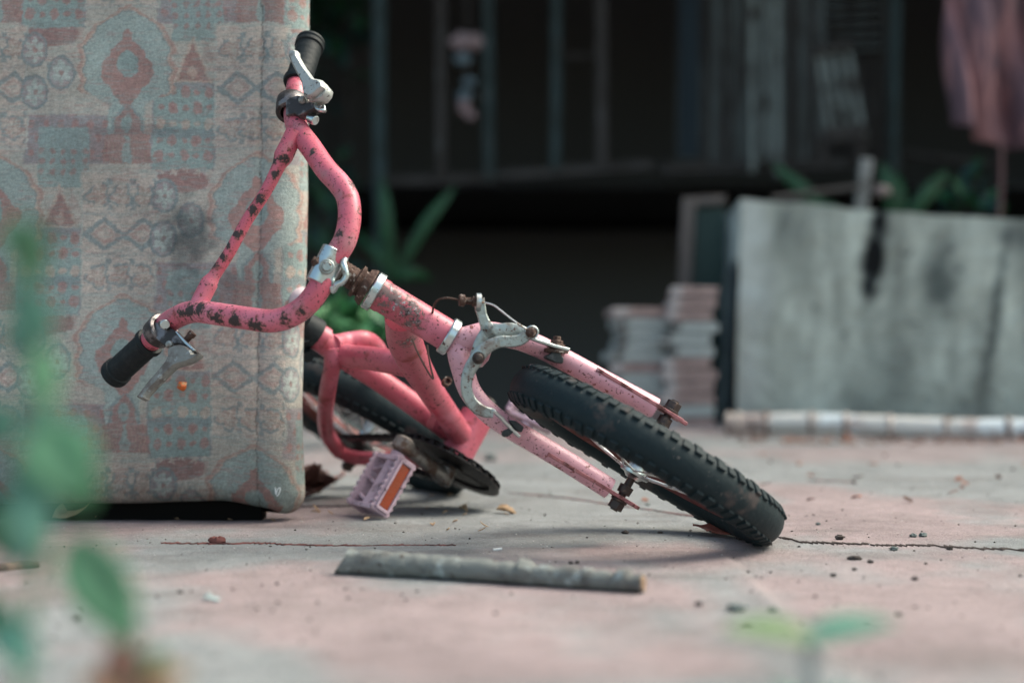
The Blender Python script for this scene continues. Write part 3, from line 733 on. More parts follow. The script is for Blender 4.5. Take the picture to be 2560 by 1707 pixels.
col = col * (.94 + .12 * rng.rand(*X_.shape))[..., None]
st_ = np.clip((fbm(X_ * 9 + 7, Y_ * 22, 41, 4) - .60) * 6, 0, 1)[..., None]; col = col * (1 - .4 * st_) + darkc * .4 * st_
ground_m = mat('terrace_concrete', (.4, .3, .3), .88, 0, (((.05, .04, .04), 300, .68, .71, 2), ((.50, .48, .46), 520, .665, .70, 2), ((.15, .12, .12), 700, .60, .70, 2), ((.16, .12, .12), 90, .62, .76, 5)), bump=((520, .0016, 3), (120, .0020, 5)), attr='paint')
tv = np.stack([X_, Y_, z], -1).reshape(-1, 3)
terr = grid_mesh('terrace', tv, len(gx), len(gy), ground_m); setcol(terr, col.reshape(-1, 3))
props(terr, 'weathered pinkish grey concrete terrace with cracks and grit', None, None, 'structure')
m_edge = mat('terrace_edge_concrete', (.22, .19, .18), .9, 0, (((.12, .1, .09), 12, .4, .7, 4),))
props(MB().aabb((-6, -1.5, -.16), (6, 4.25, -.012)).build('terrace_base', m_edge), 'concrete body of the terrace', None, None, 'structure')

def gz(x, y):
    i = np.clip(np.searchsorted(gx, x), 0, len(gx) - 1); j = np.clip(np.searchsorted(gy, y), 0, len(gy) - 1); return z[i, j]
# cracks
m_crack = mat('crack_dirt', (.028, .018, .016), .95)
m_crack2 = mat('crack_red_dirt', (.15, .055, .05), .95, 0, (((.05, .02, .02), 60, .45, .6, 3),))
def crack(px, w, m, label, seed):
    r = random.Random(seed); pts = [G(x, y) for x, y in px]; pts, _ = smooth(pts, 1., 14); v = []; f = []; n = len(pts)
    for i, p in enumerate(pts):
        ww = w * (.35 + .9 * r.random()) * min(1, i / 6 + .2, (n - 1 - i) / 6 + .2); jy = (r.random() - .5) * w * 1.4
        zz = gz(p[0], p[1]) + .0009
        v += [V(p[0], p[1] - ww / 2 + jy, zz), V(p[0], p[1] + ww / 2 + jy, zz + .0003), V(p[0], p[1] + ww / 2 + jy, zz - .004), V(p[0], p[1] - ww / 2 + jy, zz - .004)]
    for i in range(n - 1):
        for k in range(4): f.append((i * 4 + k, (i + 1) * 4 + k, (i + 1) * 4 + (k + 1) % 4, i * 4 + (k + 1) % 4))
    props(MB().add(v, f).build('crack', m, sharp=0), label, None, None, 'structure')
crack([(1948, 1342), (1975, 1345), (2000, 1353), (2060, 1355), (2150, 1358), (2230, 1361), (2320, 1362), (2420, 1367), (2560, 1371), (2700, 1375)], .010, m_crack, 'dark crack running right from the tyre', 1)
crack([(400, 1355), (480, 1357), (560, 1358), (650, 1356), (700, 1359), (800, 1361), (900, 1363), (1000, 1364), (1080, 1363), (1140, 1361)], .0065, m_crack2, 'reddish slab joint in front of the bicycle', 2)
crack([(1270, 1228), (1400, 1240), (1500, 1254), (1600, 1268), (1700, 1284), (1760, 1292)], .006, m_crack2, 'thin crack behind the front wheel', 3)
crack([(690, 1262), (760, 1264), (830, 1263), (890, 1262)], .006, m_crack, 'thin crack beside the mattress corner', 4)
crack([(2020, 1198), (2080, 1200), (2140, 1204)], .010, m_crack2, 'short faint crack near the wall', 5)

# ------------------------------------------------------------------ mattress with woven pattern
MY = 1.555; RC = .034; TH = .058
SCL = F / MY
XR = (752 - 1280) / SCL                          # right outer edge
dens = .0013
fx0 = -.60
sf = np.concatenate([np.arange(-1.05, fx0, .02), np.arange(fx0, XR - RC, dens)])
plan = [(x, MY, 0, -1, x) for x in sf]
for t in np.linspace(0, math.pi / 2, 40)[0:]: plan.append((XR - RC + RC * math.sin(t), MY + RC - RC * math.cos(t), math.sin(t), -math.cos(t), XR - RC + RC * t))
s_end = XR - RC + RC * math.pi / 2
r2 = TH - RC
for t in np.linspace(0, math.pi / 2, 10)[1:]: plan.append((XR - r2 + r2 * math.cos(t), MY + RC + r2 * math.sin(t), math.cos(t), math.sin(t), s_end + r2 * t))
for x in np.linspace(XR - r2 - .02, -1.05, 20): plan.append((x, MY + TH, 0, 1, s_end + .05 + (XR - x)))
plan = np.array(plan)
zb, zt = .020, .80; rb_ = .022
zr = []
for t in np.linspace(0, math.pi / 2, 14): zr.append((zb + rb_ - rb_ * math.cos(t), rb_ - rb_ * math.sin(t)))
for q in np.arange(zb + rb_ + dens, .60, dens): zr.append((q, 0))
for q in np.arange(.62, zt - rb_, .02): zr.append((q, 0))
for t in np.linspace(0, math.pi / 2, 8): zr.append((zt - rb_ + rb_ * math.sin(t), rb_ - rb_ * math.cos(t)))
zr = np.array(zr); nu, nv = len(plan), len(zr)
PX = np.repeat(plan[:, 0], nv); PY = np.repeat(plan[:, 1], nv); NX = np.repeat(plan[:, 2], nv); NY = np.repeat(plan[:, 3], nv); SS = np.repeat(plan[:, 4], nv)
ZZ = np.tile(zr[:, 0], nu); IN = np.tile(zr[:, 1], nu)
mx = PX - NX * IN; my = PY - NY * IN
# softness: gentle bulges, lower part set back, slight lean of the right edge
soft = (fbm(SS * 9, ZZ * 7, 51, 3) - .5) * .010 - .0022 * np.exp(-((SS - (648 - 1280) / SCL) / .004) ** 2) * (.4 + fbm(SS * 0, ZZ * 40, 53, 2))
my = my + NY * soft + .030 * np.exp(-ZZ / .05) * (NY < 0) * 1.0 + .030 * np.exp(-ZZ / .05) * (NY >= 0)
mx = mx + NX * soft + (ZZ - .3) * .012
cw_ = np.clip((SS - (XR - .10)) / .10, 0, 1) * np.clip((s_end + .03 - SS) / .03, 0, 1); cw_ = cw_ * cw_ * (3 - 2 * cw_)
sag = -.015 * cw_ * np.exp(-ZZ / .12) + (fbm(SS * 14, SS * 0, 52, 2) - .5) * .008 * np.exp(-ZZ / .06) + .010 * np.clip(-(SS - XR) - .02, 0, 1) * -np.exp(-ZZ / .08) * .6
ZZ2 = ZZ + sag
# pattern in cloth coordinates (u across, v down), unit = 1/SCL metre
U = 1280 + SS * SCL; Vv = 890 - (ZZ - H) * SCL
U0 = U; U = U + (fbm(U0 / 14, Vv / 14, 65, 2) - .5) * 9 + (vnoise2(U / 60, Vv / 60, 61) - .5) * 6 + (fbm(U0 / 9, Vv / 5, 63, 2) - .5) * 6; Vv_ = Vv + (vnoise2(U0 / 50, Vv / 70, 62) - .5) * 6 + (fbm(U0 / 5, Vv / 9, 64, 2) - .5) * 6
pale = lin((180, 192, 188)); teal = lin((138, 166, 166)); red = lin((168, 116, 112)); redd = lin((150, 98, 96)); beige = lin((196, 172, 158)); purp = lin((146, 138, 146)); grn = lin((118, 138, 144)); cream = lin((206, 192, 182))
colr = np.zeros((len(U), 3)) + pale * .5 + beige * .5
colr = colr * 1.0
def blend(mask, c, k=1.): 
    global colr
    mk = (np.clip(mask, 0, 1) * k)[:, None]; colr = colr * (1 - mk) + c * mk
def sm(d, w=3.): return np.clip(.5 - d / w, 0, 1)          # d<0 inside
def ell(x, y, cx, cy, rx, ry): return (np.sqrt(((x - cx) / rx) ** 2 + ((y - cy) / ry) ** 2) - 1) * min(rx, ry)
def rect(x, y, x0, x1, y0, y1): return np.maximum(np.maximum(x0 - x, x - x1), np.maximum(y0 - y, y - y1))
def cells(): 
    for a_ in range(-3, 5):
        for b_ in range(-4, 5):
            ox_ = 310 + a_ * 330 - b_ * 0; oy_ = 160 + (a_ % 2) * 368 + b_ * 722
            yield ox_, oy_
cell_list = [c for c in cells() if -420 < c[0] < 1500 and -500 < c[1] < 1800]
def layer_bg(ox_, oy_):
    x = U - ox_; y = Vv_ - oy_
    blend(sm(rect(x, y, -258, -40, 128, 250)), purp, .9); blend(sm(rect(x, y, -150, 60, 150, 245)), redd, .35)
    for i in range(6):
        for j in range(3): blend(sm(ell(x, y, -240 + i * 38 + (j % 2) * 18, 150 + j * 36, 9, 10)), red, .8)
    blend(sm(rect(x, y, -255, -130, -150, -55)), purp, .7); blend(sm(rect(x, y, -200, -115, -95, -60)), red, .35)
    blend(sm(ell(x, y, -190, -75, 68, 30)), redd, .8)
    for i in range(5):
        sx, sy = -240 + i * 30, -108 + (i % 2) * 8
        ang = np.arctan2(y - sy, x - sx); blend(sm(np.hypot(x - sx, y - sy) - (9 + 4 * np.cos(5 * ang))), cream, .8)
def layer_dots(ox_, oy_):
    x = U - ox_; y = Vv_ - oy_
    blend(sm(rect(x, y, 62, 222, 44, 262)), teal * .95, .95); blend(sm(rect(x, y, 62, 222, 160, 186)), grn, .9); blend(sm(rect(x, y, 62, 222, 44, 60)), purp, .7)
    for j, yy in enumerate((68, 107, 148, 190, 228)):
        for i, xx in enumerate((85, 115, 147, 175, 205)):
            big = (i + j) % 2 == 0; rx, ry = ((12, 15) if big else (8, 7)); blend(sm(ell(x, y, xx, yy, rx, ry)), red if j != 2 else beige, .8)
            if j in (1, 3) and big: blend(sm(ell(x, y, xx, yy, 5, 6)), redd, .8)
    for xx in (64, 220): blend(sm(np.abs(x - xx) - 2) * sm(rect(x, y, 60, 224, 44, 262)), purp, .8)
def layer_upper(ox_, oy_):
    x = U - ox_; y = Vv_ - oy_
    blend(sm(rect(x, y, 110, 240, -210, -60)), teal, .85)
    for i in range(5):
        for j in range(3): blend(sm(ell(x, y, 118 + i * 28, -150 + j * 26, 7, 8)), red, .7)
    tri = np.maximum(np.abs(x - 165) - (y + 62) * .42 - 4, y - 46); blend(sm(tri), beige, .9); blend(sm(tri + 7), redd, .85)
    blend(sm(np.abs(x - 165) + np.abs(y - 20) * .7 - 14), beige, .7)
    tri2 = np.maximum(np.abs(x - 200) - (y + 60) * .3, y + 5); blend(sm(tri2), redd, .35)
def layer_panel(ox_, oy_):
    x = U - ox_; y = Vv_ - oy_
    blend(sm(rect(x, y, 219, 412, -100, 212)), cream * .95, 1)
    for r_ in range(3):
        cy = -42 + r_ * 100
        blend(sm(rect(x, y, 219, 412, cy + 44, cy + 56)) * (.5 + .5 * np.sin(y * 1.5)), grn, .6)
        if r_ == 1:
            lz = np.abs(np.abs(((x - 229) % 98) - 49) / 49 + np.abs(y - cy) / 36 - 1) * 30 - 6; blend(sm(lz) * sm(rect(x, y, 224, 408, cy - 42, cy + 42)), grn, .85)
            lz = np.abs(np.abs(((x - 229) % 98) - 49) / 49 + np.abs(y - cy) / 36 - .55) * 30 - 4; blend(sm(lz) * sm(rect(x, y, 224, 408, cy - 42, cy + 42)), red, .45)
        else:
            inb = sm(rect(x, y, 224, 408, cy - 44, cy + 42))
            for c_i in range(3):
                xx = 262 + c_i * 58; an = np.arctan2(y - cy - 4, x - xx); rr_ = np.hypot((x - xx), (y - cy - 4))
                rr_ = rr_ + 4.5 * np.cos(an * 3 + c_i) + 3 * np.cos(an * 5 + 1.3); blend(sm(np.abs(rr_ - 27) - 4.) * inb * (np.cos(an * 2 + r_) > -.75), grn, .8); blend(sm(rr_ - 23) * (np.cos(an * 7) * .5 + .5) * inb, beige * .8, .7)
                blend(sm(np.abs(rr_ - 16 - 5 * np.cos(an * 6)) - 2.5) * inb, redd, .5)
                blend(sm(rect(x, y, xx + 22, xx + 36, cy - 40, cy - 24)) * inb, grn, .8); blend(sm(rect(x, y, xx + 22, xx + 36, cy + 26, cy + 40)) * inb, grn, .7)
    blend(sm(np.abs(rect(x, y, 221, 410, -98, 210)) - 2), pale, .7)
def layer_flower(ox_, oy_):
    x = U - ox_; y = Vv_ - oy_
    for xx, yy in ((-232, -38), (-165, 22), (-232, 70)):
        an = np.arctan2((y - yy), (x - xx) * 1.25); rr_ = np.hypot((x - xx) * 1.3, y - yy)
        blend(sm(rr_ - 44), purp * 1.1, .7); blend(sm(np.abs(rr_ - 41) - 4), grn, .9)
        blend(sm(rr_ - (14 + 19 * np.abs(np.cos(an * 3 + 1.57)))), pale * 1.08, .95); blend(sm(rr_ - 7), redd, .8)
def layer_medal(ox_, oy_):
    x = U - ox_; y = Vv_ - oy_
    top = -150
    w_ = 122 - np.clip(-(y) - 30, 0, 200) ** 2 / 120.; w_ = w_ + 5 * np.sin(y / 9.)
    w_ = np.where(y > 60, np.maximum(w_ - (y - 60) * 1.3, 64), w_); lnm = np.clip((80 - y) / 10, 0, 1)
    d = np.maximum(np.abs(x) - w_, np.maximum(top - y, y - 262)); blend(sm(d) * lnm, beige, 1); blend(sm(np.abs(d + 6) - 4) * lnm, red, .55); blend(sm(d + 15) * lnm, grn, .9); blend(sm(d + 19), (pale * .55 + teal * .45), 1)
    tex = (np.sin(x * .9 + np.sin(y * .5)) * np.sin(y * .9)); blend(sm(d + 19) * (tex > .35), grn, .35)
    # ornate medallion
    ya = np.clip((y + 88) / 190., 0, 1)
    prof = np.interp(y, [-90, -78, -62, -50, -38, -20, -5, 20, 45, 58, 78, 96, 112], [0, 10, 12, 26, 40, 46, 66, 70, 58, 40, 32, 14, 0])
    dm = np.abs(x) - prof; dm = np.where((y < -90) | (y > 112), 10, dm); blend(sm(dm), red, .95); blend(sm(dm) * (.5 + .5 * np.sin(y * 1.2)), beige * .8, .18)
    de = ell(x, y, 0, 0, 27, 34); blend(sm(de), teal, .95); an = np.arctan2(y, x); blend(sm(np.abs(np.hypot(x, y) - 10 - 7 * np.cos(an * 4)) - 2), grn, .6)
    # small arch figure under it
    pr2 = np.interp(y, [100, 112, 140, 175, 176, 245], [0, 16, 34, 36, 62, 66]); d2 = np.abs(x - 4) - pr2; d2 = np.where((y < 100) | (y > 248), 10, d2)
    blend(sm(np.abs(d2) - 4) * (y < 178), grn, .8); blend(sm(d2 + 5), np.where(True, redd, redd) * 1.05, .85)
    blend(sm(d2 + 5) * (np.sin(x * .7) > .5) * (y > 178), beige * .7, .5)
    blend(sm(ell(x, y, 4, 148, 13, 24)), teal, .9); blend(sm(np.abs(x - 4) - 9 - 4 * np.sin(y / 11)) * (y > 178) * (y < 246), teal, .8)
for lyr in (layer_bg, layer_upper, layer_dots, layer_panel, layer_medal, layer_flower):
    for c in cell_list: lyr(*c)
# weaving streaks, fading, blotchy dirt; cloth darker towards the bottom
stk = fbm(U / 9, Vv / 1.6, 71, 3); stv = fbm(U / 1.7, Vv / 12, 72, 3)
ribs = fbm(U / 24, Vv / 1.9, 76, 2); cl_ = fbm(U / 60, Vv / 45, 77, 3)
blend(np.clip((ribs - .56) * 6, 0, 1) * np.clip((cl_ - .38) * 5, 0, 1), red * 1.05, .42); blend(np.clip((.44 - ribs) * 6, 0, 1), teal * .95, .40)
colr = colr * (0.44 + .60 * stk + .54 * stv)[:, None] * (.90 + .2 * rng.rand(len(U)))[:, None]
colr = colr * .72 + (pale * .55 + beige * .25 + purp * .2) * .28 * (0.80 + .24 * stk + .16 * stv)[:, None]
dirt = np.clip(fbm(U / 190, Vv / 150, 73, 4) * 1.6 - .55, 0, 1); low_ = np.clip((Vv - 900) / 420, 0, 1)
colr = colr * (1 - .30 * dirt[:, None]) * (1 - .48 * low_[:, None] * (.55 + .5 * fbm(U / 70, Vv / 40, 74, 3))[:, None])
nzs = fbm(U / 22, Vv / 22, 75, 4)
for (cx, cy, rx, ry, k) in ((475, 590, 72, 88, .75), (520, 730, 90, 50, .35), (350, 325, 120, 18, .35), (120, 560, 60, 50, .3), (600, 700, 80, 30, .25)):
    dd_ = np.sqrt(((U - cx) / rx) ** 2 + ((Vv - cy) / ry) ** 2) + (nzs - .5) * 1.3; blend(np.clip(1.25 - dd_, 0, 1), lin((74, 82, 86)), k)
seam = np.abs(U - 648 - 2 * np.sin(Vv / 200)); blend(sm(seam - 1.3, 1.5), lin((80, 76, 76)), .7)
m_cloth = mat('woven_upholstery', (.5, .5, .5), .92, 0, (), bump=((1100, .0010, 2, (1, 1, .35)), (900, .0009, 2, (.25, 1, 1)), (14, .006, 3)), attr='paint', spec=.15)
mt_t = thing('mattress', (XR - .35, MY + .03, 0), 'faded mattress in patterned woven cloth standing upright behind the handlebar', 'mattress')
ov = np.array(mt_t.location)
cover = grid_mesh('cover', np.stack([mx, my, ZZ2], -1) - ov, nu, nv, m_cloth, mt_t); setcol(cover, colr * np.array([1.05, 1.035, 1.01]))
m_gap_shade = mat('gap_shade_black', (.006, .0055, .005), .98, spec=.1)
cl = np.concatenate([mx, my]).min()
MB().aabb((-1.0, MY + .042, -.01), (XR - .050, MY + .054 + .02, .05)).build('base', m_gap_shade, mt_t)  # added black slab that paints the shade in the gap under the mattress
tcap = MB(); ti = np.arange(nu) * nv + nv - 1
tcap.add(np.stack([mx, my, ZZ2], -1)[ti], [tuple(range(len(ti)))]); tcap.build('top_panel', m_cloth, mt_t)
bi = np.arange(nu) * nv; bc_ = MB(); bc_.add(np.stack([mx, my, ZZ2], -1)[bi], [tuple(range(len(bi)))]); bc_.build('bottom_panel', m_gap_shade, mt_t)
m_thread = mat('white_thread', (.75, .78, .78), .8)
MB().tube([P(x, y, MY + .012) for x, y in ((688, 1218), (690, 1236), (694, 1222), (700, 1219), (698, 1232), (692, 1240))], .0007, 6, sub=3).build('thread', m_thread, mt_t)
m_flake = mat('orange_flake', (.70, .16, .04), .6, 0, (((.5, .3, .15), 200, .5, .6, 2),))
fl = MB(); c = P(455, 965, MY - .003); n = 9; pts = [c + V(.0048 * math.cos(t) * (1 + .35 * (i % 2)), .001 * ((i * 7) % 3), .0045 * math.sin(t) * (1 + .3 * (i % 2))) for i, t in enumerate(np.linspace(0, 2 * math.pi, n, endpoint=False))]
fl.add([c + V(0, -.0015, 0)] + pts, [(0, i + 1, (i + 1) % n + 1) for i in range(n)])
props(fl.build('leaf_flake', m_flake, origin=c, solid=.0008), 'tiny orange dry flake stuck to the mattress right of the lower brake lever', 'dry flake')

# ------------------------------------------------------------------ leaves
def leaf_geo(mb, p, d, up, L, W, curl=.2, fold=.15, n=9, twist=0., wob=0., seed=0):
    d = nm(np.asarray(d, float)); up = np.asarray(up, float); side = nm(np.cross(d, up)); up = np.cross(side, d); r = random.Random(seed); v = []; f = []
    for i in range(n + 1):
        t = i / n; w = W / 2 * (math.sin(math.pi * t ** .8) ** .8 if 0 < t < 1 else .02)
        a_ = curl * t * 1.6; a_ = a_ if abs(a_) > 1e-5 else 1e-5; c = p + d * L * (math.sin(a_) / a_ * t) - up * L * t * (1 - math.cos(a_)) / a_
        sd_ = side * math.cos(twist * t) + up * math.sin(twist * t); u_ = up * math.cos(twist * t) - side * math.sin(twist * t)
        for k in (-1, -.5, 0, .5, 1):
            v.append(c + sd_ * w * k + u_ * (abs(k) * w * fold * 2 + wob * W * (r.random() - .5)))
    for i in range(n):
        for k in range(4): f.append((i * 5 + k, i * 5 + k + 1, (i + 1) * 5 + k + 1, (i + 1) * 5 + k))
    mb.add(v, f); return mb
def lf_obj(name, p, d, up, L, W, m, parent=None, th=.0006, **k):
    return leaf_geo(MB(), p, d, up, L, W, **k).build(name, m, parent, origin=p, sharp=0, fix=False, solid=th)
def green(name, c, t=.35): return mat(name, c, .5, 0, ((tuple(x * .6 for x in c), 25, .45, .65, 4), (tuple(min(1, x * 1.5) for x in c), 60, .6, .75, 3)), trans=t)
m_g1 = green('leaf_green', (.17, .40, .24), .5); m_g2 = green('leaf_bluegreen', (.20, .44, .34), .5); m_g3 = green('leaf_dark', (.03, .11, .05), .2); m_g4 = green('leaf_yellowgreen', (.20, .36, .17), .45)
m_gs = green('shrub_green', (.05, .20, .085), .25); m_gs2 = green('shrub_light_green', (.13, .34, .14), .3)
m_dry = mat('dry_leaf_brown', (.17, .085, .06), .8, 0, (((.30, .17, .12), 45, .45, .65, 5), ((.06, .03, .025), 90, .55, .7, 4)), bump=((90, .002, 4),), trans=.15)
m_dryr = mat('dry_leaf_red', (.34, .11, .08), .7, 0, (((.45, .28, .2), 45, .55, .7, 4), ((.12, .04, .03), 90, .55, .7, 4)), bump=((90, .002, 4),), trans=.25)
m_dryy = mat('dry_leaf_tan', (.48, .33, .20), .75, 0, (((.28, .17, .10), 45, .45, .65, 4),), bump=((90, .002, 4),), trans=.25)

# blurred plant close to the lens on the left
root = P(30, 1900, .50); root[2] = 0.0
fp = thing('leafy_plant', root, 'blurred green leafy plant in the left foreground', 'plant')
m_stem = mat('green_stem', (.12, .25, .13), .6)
Yf = .50
sp = [root, P(60, 1640, Yf), P(110, 1350, Yf), P(120, 1100, Yf), P(95, 850, Yf), P(60, 640, Yf), P(45, 560, Yf)]
MB().tube(sp, [.0022, .002, .0018, .0016, .0014, .0012, .0008], 10, sub=4).build('stem', m_stem, fp)
for i, (x0, y0, x1, y1, w, mm, dy) in enumerate([
        (50, 540, 85, 700, 100, m_g1, 0), (20, 560, 10, 690, 70, m_g2, .03), (110, 860, 45, 700, 100, m_g2, -.01), (120, 1020, 90, 830, 95, m_g1, .02), (110, 1150, 105, 960, 80, m_g2, .0),
        (110, 1060, 185, 1230, 175, m_g1, -.01), (130, 1120, 120, 1300, 180, m_g2, .02), (80, 1180, 60, 1370, 110, m_g2, -.02), (180, 1130, 210, 1300, 100, m_g1, .01),
        (175, 1340, 320, 1590, 150, m_g1, -.01), (190, 1350, 260, 1470, 120, m_g4, .01), (110, 1240, 30, 1400, 90, m_g2, -.02), (-10, 1560, 60, 1640, 100, m_g2, -.02), (-30, 1480, 20, 1620, 90, m_g1, .02), (60, 900, 20, 800, 60, m_g2, 0), (30, 1000, -20, 1120, 90, m_g2, .0), (150, 1200, 215, 1240, 70, m_g4, .01), (20, 1250, -10, 1420, 100, m_g1, .01), (70, 760, 100, 880, 70, m_g2, 0), (215, 1330, 190, 1450, 60, m_g4, .0)]):
    a_, b_ = P(x0, y0, Yf), P(x1, y1, Yf + dy)
    lf_obj('leaf', a_, b_ - a_, V(.15, -1, .35), np.linalg.norm(b_ - a_) * 1.1, w * 1.05 * Yf / F, mm, fp, seed=i, curl=.35, twist=.2)
# red and orange young leaves at the bottom left
root = P(300, 1900, .50); root[2] = 0
rp = thing('red_leaf_plant', root, 'blurred small plant with reddish and orange leaves at the lower left edge', 'plant')
MB().tube([root, P(300, 1760, .5), P(330, 1690, .5)], [.0018, .0015, .001], 8, sub=3).build('stem', m_stem, rp)
m_red = mat('young_red_leaf', (.30, .14, .11), .6, 0, (((.2, .2, .1), 60, .5, .65, 3),), trans=.3); m_or = mat('orange_leaf', (.46, .25, .16), .6, 0, (((.30, .28, .12), 60, .5, .65, 3),), trans=.3)
for i, (x0, y0, x1, y1, w, mm) in enumerate([(310, 1730, 300, 1600, 110, m_red), (340, 1730, 460, 1670, 80, m_or), (320, 1740, 210, 1690, 90, m_or), (350, 1700, 400, 1620, 70, m_g4), (300, 1745, 420, 1740, 90, m_red)]):
    a_, b_ = P(x0, y0, .5), P(x1, y1, .5); lf_obj('leaf', a_, b_ - a_, V(.1, -.6, .7), np.linalg.norm(b_ - a_) * 1.1, w * 1.0 * .5 / F, mm, rp, seed=i)
# seedling at the lower right
root = P(2022, 1900, .59); root[2] = 0
sg = thing('seedling', root, 'blurred two-leaved green seedling sprouting in the right foreground', 'seedling')
m_pst = mat('pale_stem', (.30, .34, .33), .6)
tp = P(2022, 1605, .59)
MB().tube([root, (root + tp) / 2 + V(.001, 0, 0), tp], [.0035, .003, .0026], 12, sub=4).build('stem', m_pst, sg)
a_ = tp
m_sd1 = green('seedling_yellowgreen', (.28, .42, .20), .5); m_sd2 = green('seedling_teal', (.20, .47, .35), .5)
lf_obj('leaf', a_ + V(.003, 0, 0), P(1820, 1562, .59) - a_, V(.0, -.42, 1), .040, .0165, m_sd1, sg, curl=.12, fold=.2)
lf_obj('leaf', a_ - V(.003, 0, 0), P(2230, 1550, .59) - a_, V(.0, -.42, 1), .041, .0165, m_sd2, sg, curl=.10, fold=.2)
for i, (x0, x1) in enumerate(((2030, 2120), (2015, 1950))):
    b_ = P(x0, 1800, .59); lf_obj('leaf', b_, P(x1, 1700, .59) - b_, V(0, -.4, 1), .020, .012, m_g2, sg, curl=.3)

# dry leaves
def dry(px, py, dx, dy, L, W, m, label, lift=.003, up=(0, -.2, 1), grp=None, **k):
    p = G(px, py); p[2] += lift; q = G(px + dx, py + dy); d = q - p; d[2] = k.pop('rise', 0)
    o = lf_obj('dry_leaf', p, d, V(*up), L, W, m, None, wob=.12, **k); return props(o, label, 'dry leaf', grp)
dry(1880, 1334, -130, -14, .078, .040, m_dryr, 'reddish dry leaf standing on edge under the front tyre', .003, (0, -1, .5), seed=3, curl=.5, fold=.35, rise=.012)
dry(1900, 1343, -120, -6, .070, .026, m_dryr, 'flat red dry leaf beneath the leaf at the front tyre', .002, seed=4, curl=-.15, fold=.1)
dry(1240, 1280, 60, 1, .028, .014, m_dryy, 'small curled tan leaf between pedal and front wheel', .003, seed=5, curl=.4, fold=.4)
dry(1150, 1274, 22, 2, .012, .010, m_dryy, 'very small tan leaf scrap right of the pedal', .002, seed=6, curl=.4, fold=.5)
dry(130, 1300, 80, -6, .052, .022, m_dryy, 'tan curled leaf on the ground at the lower left of the mattress', .004, (0, -1, .5), seed=7, curl=-.6, fold=.3, rise=.008)
dry(240, 1298, -30, -25, .030, .016, m_dryy, 'tan leaf leaning up against the bottom edge of the mattress', .003, (0, -1, .2), seed=8, curl=.3, rise=.02)
dry(370, 1282, 60, -22, .030, .014, m_dry, 'brown leaf stuck in the dark gap under the mattress', .006, (0, -1, .5), seed=9, curl=.2, rise=.008)
dry(640, 1268, 55, -3, .030, .012, m_dry, 'thin brown leaf scrap in front of the mattress corner', .003, seed=10, curl=.5)
def crumple(c, r, m, label, seed, sc=(1, 1, 1)):
    rs = random.Random(seed); v = []; f = []; nu_, nv_ = 16, 12
    for i in range(nu_):
        for k in range(nv_):
            s_, t = i / (nu_ - 1) * 2 - 1, k / (nv_ - 1) * 2 - 1; ed = 1 - .3 * t * t
            a_ = s_ * 2.0 + .5 * t
            x = math.sin(a_) * (.55 + .15 * t) + .3 * s_; zz = (1 - math.cos(a_)) * .45 + .12 * math.sin(t * 6 + s_ * 3)
            v.append(c + r * V(x * ed * sc[0] + .06 * rs.random(), t * .6 * sc[1] + .08 * rs.random(), zz * sc[2] + .10 * rs.random()))
    for i in range(nu_ - 1):
        for k in range(nv_ - 1): f.append((i * nv_ + k, i * nv_ + k + 1, (i + 1) * nv_ + k + 1, (i + 1) * nv_ + k))
    return props(MB().add(v, f).build('dry_leaf', m, origin=c, sharp=0, fix=False, solid=.0007), label, 'dry leaf')
cc = G(778, 1238); cc[2] = .004
m_dkl = mat('dark_crumpled_leaf', (.10, .042, .032), .75, 0, (((.22, .10, .08), 40, .5, .7, 5),), bump=((80, .003, 4),), trans=.1)
cl0 = cc + V(-.012, -.010, .002); mb = MB()
for i, (d, up, L, W, cu, fo, tw) in enumerate((((1, .1, .55), (-.3, -1, .4), .058, .046, .9, .30, .5), ((.9, -.3, .15), (0, -.5, 1), .050, .040, -1.0, .45, .8), ((.5, .3, 1), (-1, -.5, .3), .040, .040, 1.1, .2, -.7), ((1, .3, .2), (0, -1, .3), .046, .032, -.6, .3, 1.3), ((-.3, -.2, .9), (1, -.8, .2), .032, .034, .9, .3, .6))):
    leaf_geo(mb, cl0 + V(.003 * i, -.002 * i, .003), V(*d), V(*up), L, W, curl=cu, fold=fo, twist=tw, wob=.10, n=11, seed=30 + i)
props(mb.build('dry_leaf', m_dkl, origin=cl0, sharp=0, fix=False, solid=.0008), 'large dark brown crumpled leaf at the foot of the mattress corner', 'dry leaf')
cc = G(720, 1248); cc[2] = .002; crumple(cc, .030, m_dkl, 'torn dark leaf lying flat under the mattress corner', 2, (1.4, .8, .35))
cc = G(835, 1200); cc[2] = .002; crumple(cc, .018, m_dryr, 'small blurred orange brown leaf behind the crumpled dark leaf', 3, (1, 1, .8))

rs = random.Random(21); lm = MB()
for i in range(34):
    x = rs.uniform(250, 1300); y = rs.uniform(1262, 1300) if x < 760 else rs.uniform(1215, 1330); p = G(x, y); p[2] = gz(p[0], p[1]) + .0015
    leaf_geo(lm, p, V(rs.uniform(-1, 1), rs.uniform(-.6, .6), rs.uniform(0, .25)), V(rs.uniform(-.4, .4), rs.uniform(-.5, .2), 1), rs.uniform(.004, .014), rs.uniform(.002, .007), n=4, curl=rs.uniform(-.8, .8), fold=.3)
props(lm.build('leaf_scraps', m_dryy, sharp=0, fix=False, solid=.0005), 'tiny dry leaf scraps strewn around the mattress foot and the pedal', 'leaf litter', None, 'stuff')
